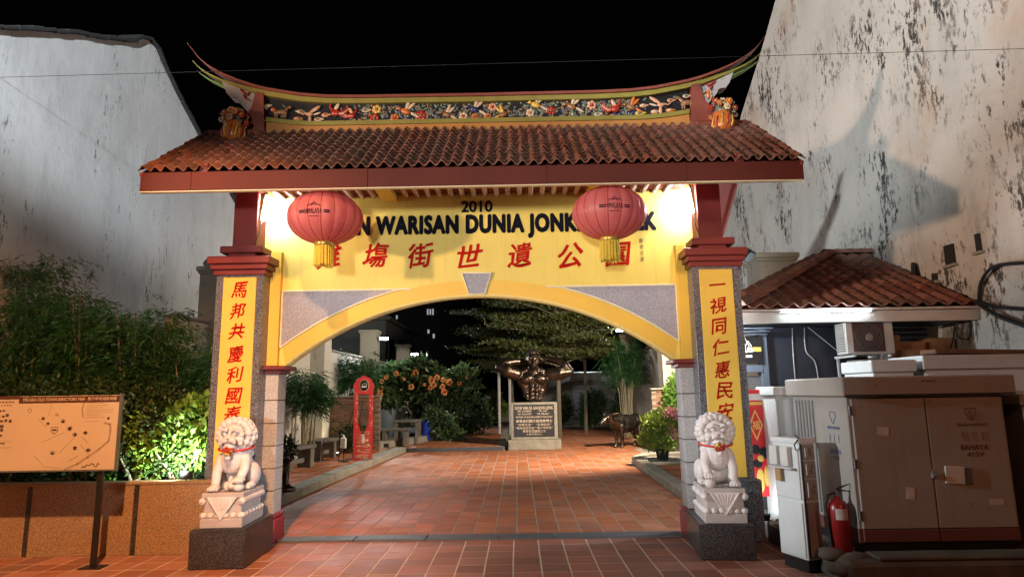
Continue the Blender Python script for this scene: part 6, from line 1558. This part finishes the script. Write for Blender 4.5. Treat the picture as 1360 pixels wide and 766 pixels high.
for s in (-1, 1):
    C.append(([(.36, s*.15, .66), (.37, s*.15, .40), (.36, s*.15, .22), (.375, s*.15, .05)], (.11, .068, .052, .05))); B.append(((.395, s*.15, .035), (.07, .055, .035)))
    C.append(([(-.44, s*.15, .66), (-.36, s*.15, .45), (-.47, s*.15, .28), (-.45, s*.15, .05)], (.14, .085, .055, .048))); B.append(((-.425, s*.15, .035), (.07, .055, .035)))
    C.append(([(.80, s*.10, 1.0), (.76, s*.24, 1.03), (.64, s*.34, 1.06), (.52, s*.32, 1.08)], (.045, .04, .028, .012)))
    C.append(([(.74, s*.13, .93), (.72, s*.27, .90)], (.03, .045))); B.append(((.92, s*.085, .93), (.03, .02, .022)))
bo = sculpt('buffalo_body', B, C, .018, M['bronze_grey'], bf, 4); bo.rotation_euler = (0, 0, yaw); bo.scale = (.88, .88, .93)

# ------------------------------------------------------------------ pots, hedges and planting
def potted(loc, label, blobs, n, ls, lw, mat, seed, pot=(.15, .24)):
    o = shrub('potted_plant', label, 'potted plant', loc, [((c[0], c[1], c[2]+pot[1]), r) for c, r in blobs], n, ls, lw, M[mat], None, [([(0, 0, pot[1]*.8), (.03, 0, pot[1]+.25), (.08, 0, pot[1]+.5)], .014), ([(0, 0, pot[1]*.8), (-.06, 0, pot[1]+.22), (-.18, 0, pot[1]+.4)], .012)], 'bark', thr=-.25, seed=seed, upb=.1, shell=.35)
    b = MB(); r_, h = pot; b.lathe([(r_*.72, 0), (r_*.78, .01), (r_*.98, h*.85), (r_*1.08, h*.86), (r_*1.08, h), (r_*.95, h), (r_*.9, h*.9), (0, h*.9)], n=20); b.build('pot', M['coping'], o, False); return o
pp = potted((3.62, 7.25, .10), 'large potted plant with yellow green leaves and pink blossom by the right inner column', [((-.12, 0, .42), (.36, .28, .30)), ((.16, .1, .56), (.28, .26, .28)), ((-.3, -.05, .28), (.2, .2, .2)), ((.05, -.1, .18), (.25, .2, .18))], 2100, .14, .075, 'leaf_croton', 81)
for (x, z) in ((.12, .98), (.24, 1.02), (.16, 1.08), (.30, .94), (.2, .62), (.26, .5)):
    P = np.array([3.62+x, 7.05, .10+z]) + gg.normal(size=(60, 3))*.05; leaf_mesh('blossom', P, gg.normal(size=(60, 3)), .05, .042, M['petal_pink'], pp, .15)
potted((-.6, 23.5, .05), 'bright green potted plant far behind the plinth on the left', [((0, 0, .5), (.42, .35, .5)), ((-.1, 0, .9), (.3, .3, .35))], 900, .26, .10, 'leaf_croton', 82, (.24, .35))
for k, (x, y, w, h, lab) in enumerate(((2.3, 21.5, .7, 1.3, 'dark shrub in front of the shuttered shed, right behind the plinth'), (3.6, 20.5, .8, 1.5, 'dark shrub with spiky leaves behind the buffalo'), (4.6, 17.8, .8, 1.5, 'dark shrub at the foot of the far right pillar'), (-2.6, 25.5, 1.3, 1.0, 'low dark hedge at the far end of the courtyard'), (.6, 22.0, .55, 1.2, 'dark shrub just behind the bronze bust'), (4.55, 9.9, .4, 1.9, 'climbing plant on the wall beside the right inner column'))):
    shrub('garden_shrub', lab, 'shrub', (x, y, .03), [((0, 0, h*.55), (w*.7, w*.6, h*.45)), ((w*.3, 0, h*.75), (w*.4, w*.4, h*.3)), ((-w*.3, 0, h*.35), (w*.5, w*.4, h*.3))], 2400, .17 if k < 5 else .09, .06, M['leaf_dark' if k < 5 else 'leaf_bright'], 'shrubs at the back of the courtyard', branchy(0, 0, h*.6, w*.4, 4, 30+k), seed=90+k, thr=-.2)
# layered trees
def layered_tree(loc, label, h, layers, tr, seed, n=9000, lean=.0):
    o = thing('layered_tree', label, 'tree', loc, 'umbrella trees behind the statue'); g = np.random.default_rng(seed); L = Vector(loc)
    b = MB(); b.tube([L, L+Vector((lean*.4, 0, h*.5)), L+Vector((lean, 0, h))], [tr, tr*.75, tr*.35], 10); b.build('trunk', M['bark_pale'], o)
    Ps = []; Ds = []
    for (z, r_, th) in layers:
        nb = int(6+r_*2.5); c0 = L + Vector((lean*z/h, 0, z))
        for k in range(nb):
            a = 6.283*k/nb + g.uniform(-.3, .3); ln = r_*g.uniform(.55, 1.12); c = c0 + Vector((0, 0, g.uniform(-.22, .22))); e = c + Vector((ln*math.cos(a), ln*math.sin(a)*.8, ln*.10+g.uniform(-.12, .16)))
            mid = c.lerp(e, .5) + Vector((0, 0, .05)); b = MB(); b.tube([c - Vector((0, 0, .06)), mid, e], [.028, .018, .006], 5); b.build('branch', M['bark_pale'], o)
            for q in range(int(n/len(layers)/nb)):
                t = g.uniform(.18, 1.06)**.8; wdt = .12+.36*t*min(1, (1.12-t)*2.2)*r_*.55; p = (c.lerp(mid, t/.5) if t < .5 else mid.lerp(e, (t-.5)/.5)) + Vector((g.normal()*wdt, g.normal()*wdt*.8, abs(g.normal())*th*.35+.02))
                Ps.append(tuple(p)); Ds.append((math.cos(a)*.5+g.normal()*.6, math.sin(a)*.5+g.normal()*.6, .35+g.normal()*.3))
    leaf_mesh('crown', np.array(Ps), np.array(Ds), .11*(.6+.8*g.random(len(Ps))), .055, M['leaf_tree'], o); return o
layered_tree((1.85, 14.9, 0), 'umbrella tree with wide flat leaf layers right behind the bust', 5.6, [(2.75, 1.6, .16), (3.2, 2.15, .18), (3.75, 2.5, .2), (4.35, 2.3, .2), (4.95, 1.7, .2), (5.5, 1.0, .18)], .085, 1, 46000, .05)
layered_tree((.25, 18.8, 0), 'umbrella tree with flat leaf layers farther back, left of the bust', 5.8, [(2.5, 1.5, .16), (3.1, 2.0, .18), (3.8, 2.4, .2), (4.6, 2.1, .2), (5.3, 1.4, .2)], .08, 2, 34000, -.1)
layered_tree((3.1, 18.2, 0), 'slim umbrella tree with a dark trunk before the shuttered shed', 5.4, [(3.0, 1.5, .18), (3.6, 1.9, .2), (4.3, 1.7, .2), (5.0, 1.1, .2)], .075, 3, 24000, .1)
# ------------------------------------------------------------------ back of the courtyard
sd = thing('shed', 'grey shed with a rolling shutter and pale lit awning at the back of the courtyard', 'shed', (3.9, 24.2, 0))
MB().box((3.9, 25.2, 1.2), (4.6, 2.0, 2.4), .01).build('wall', M['concrete'], sd)
for k in range(14): MB().box((3.75, 24.17, .35+k*.115), (1.3, .03, .10), .02).build('shutter_slat', M['grey_metal'], sd)
MB().box((3.75, 23.75, 2.32), (1.5, .9, .05), .01, eul(-.45, 0, 0)).build('awning', M['white_plastic'], sd)
MB().box((3.9, 25.2, 2.46), (4.9, 2.3, .10), .02).build('roof', M['concrete_dark'], sd)
lamp("shed_awning_light", 'SPOT', (3.7, 23.0, 2.9), (3.75, 23.8, 2.3), 30, COOL, .1, 130, .5)
lw = thing('low_wall', 'low pale stone wall at the far end of the courtyard', 'wall', (-2.0, 27.5, 0)); MB().box((-1.8, 27.5, .35), (5.0, .3, .7), .02).build('wall_panel', M['kerb'], lw)
for i, (x, lab) in enumerate(((-.25, 'slim pale post left of the plinth, far back'), (.15, 'second slim pale post close to the plinth edge, far back'))):
    o = thing('slim_post', lab, 'post', (x, 17.2+i*.4, 0), 'slim pale posts behind the plinth'); b = MB(); b.tube([(0, 0, 0), (0, 0, 2.6)], .055, 10); b.build('post_shaft', M['white_board'], o, False)
    b = MB(); b.box((0, 0, .03), (.2, .2, .06), .01); b.build('post_foot', M['concrete'], o, False)
# neighbouring houses beyond the walls
nb = thing('back_house', 'dim house with a sloping tiled roof beyond the left boundary wall', 'house', (-7.5, 27, 0))
MB().box((-8.2, 29, 2.7), (4.2, 9, 5.4), .02).build('wall', M['dark_build'], nb)
MB().prism([(-10.6, 5.3), (-5.9, 5.3), (-5.8, 5.42), (-8.2, 6.7), (-10.6, 5.6)], 24.3, 33.8).build('roof', M['concrete_dark'], nb)
for k in range(4): MB().box((-6.08, 25.6+k*2.1, 3.9), (.05, .9, 1.1), .01).build('window', M['black_metal'], nb)
rbk = thing('back_house', 'cream house wall beyond the right boundary wall behind the bamboo', 'house', (7.0, 17, 0))
MB().box((7.1, 17.5, 3.2), (3.6, 9, 6.4), .02).build('wall', M['plaster_cream'], rbk)
for k in range(3): f_ = MB().box((5.27, 14.4+k*2.4, 3.7), (.06, 1.0, 1.3), .01).build('window', M['white_board'], rbk); MB().box((5.235, 14.4+k*2.4, 3.7), (.012, .8, 1.1)).build('pane', M['black_metal'], f_)
tw = thing('far_tower', 'far dark tower block with a few lit windows above the left boundary wall', 'building', (-14, 95, 0))
MB().box((-14, 100, 14), (14, 10, 28), .1).build('wall', M['asphalt'], tw)
wl1 = emitter('far_window_glow', (.85, .92, 1.0), .35)
for (px, py, w, h) in ((568, 414, .22, .9), (571.5, 414, .22, .9), (575, 414, .22, 1.0), (569, 440, .3, .6), (576, 446, .3, .7), (527, 421, .25, .6)):
    p = at(px, py, Y=94.9); MB().box((p.x, 94.93, p.z), (w, .1, h)).build('window', wl1, tw)
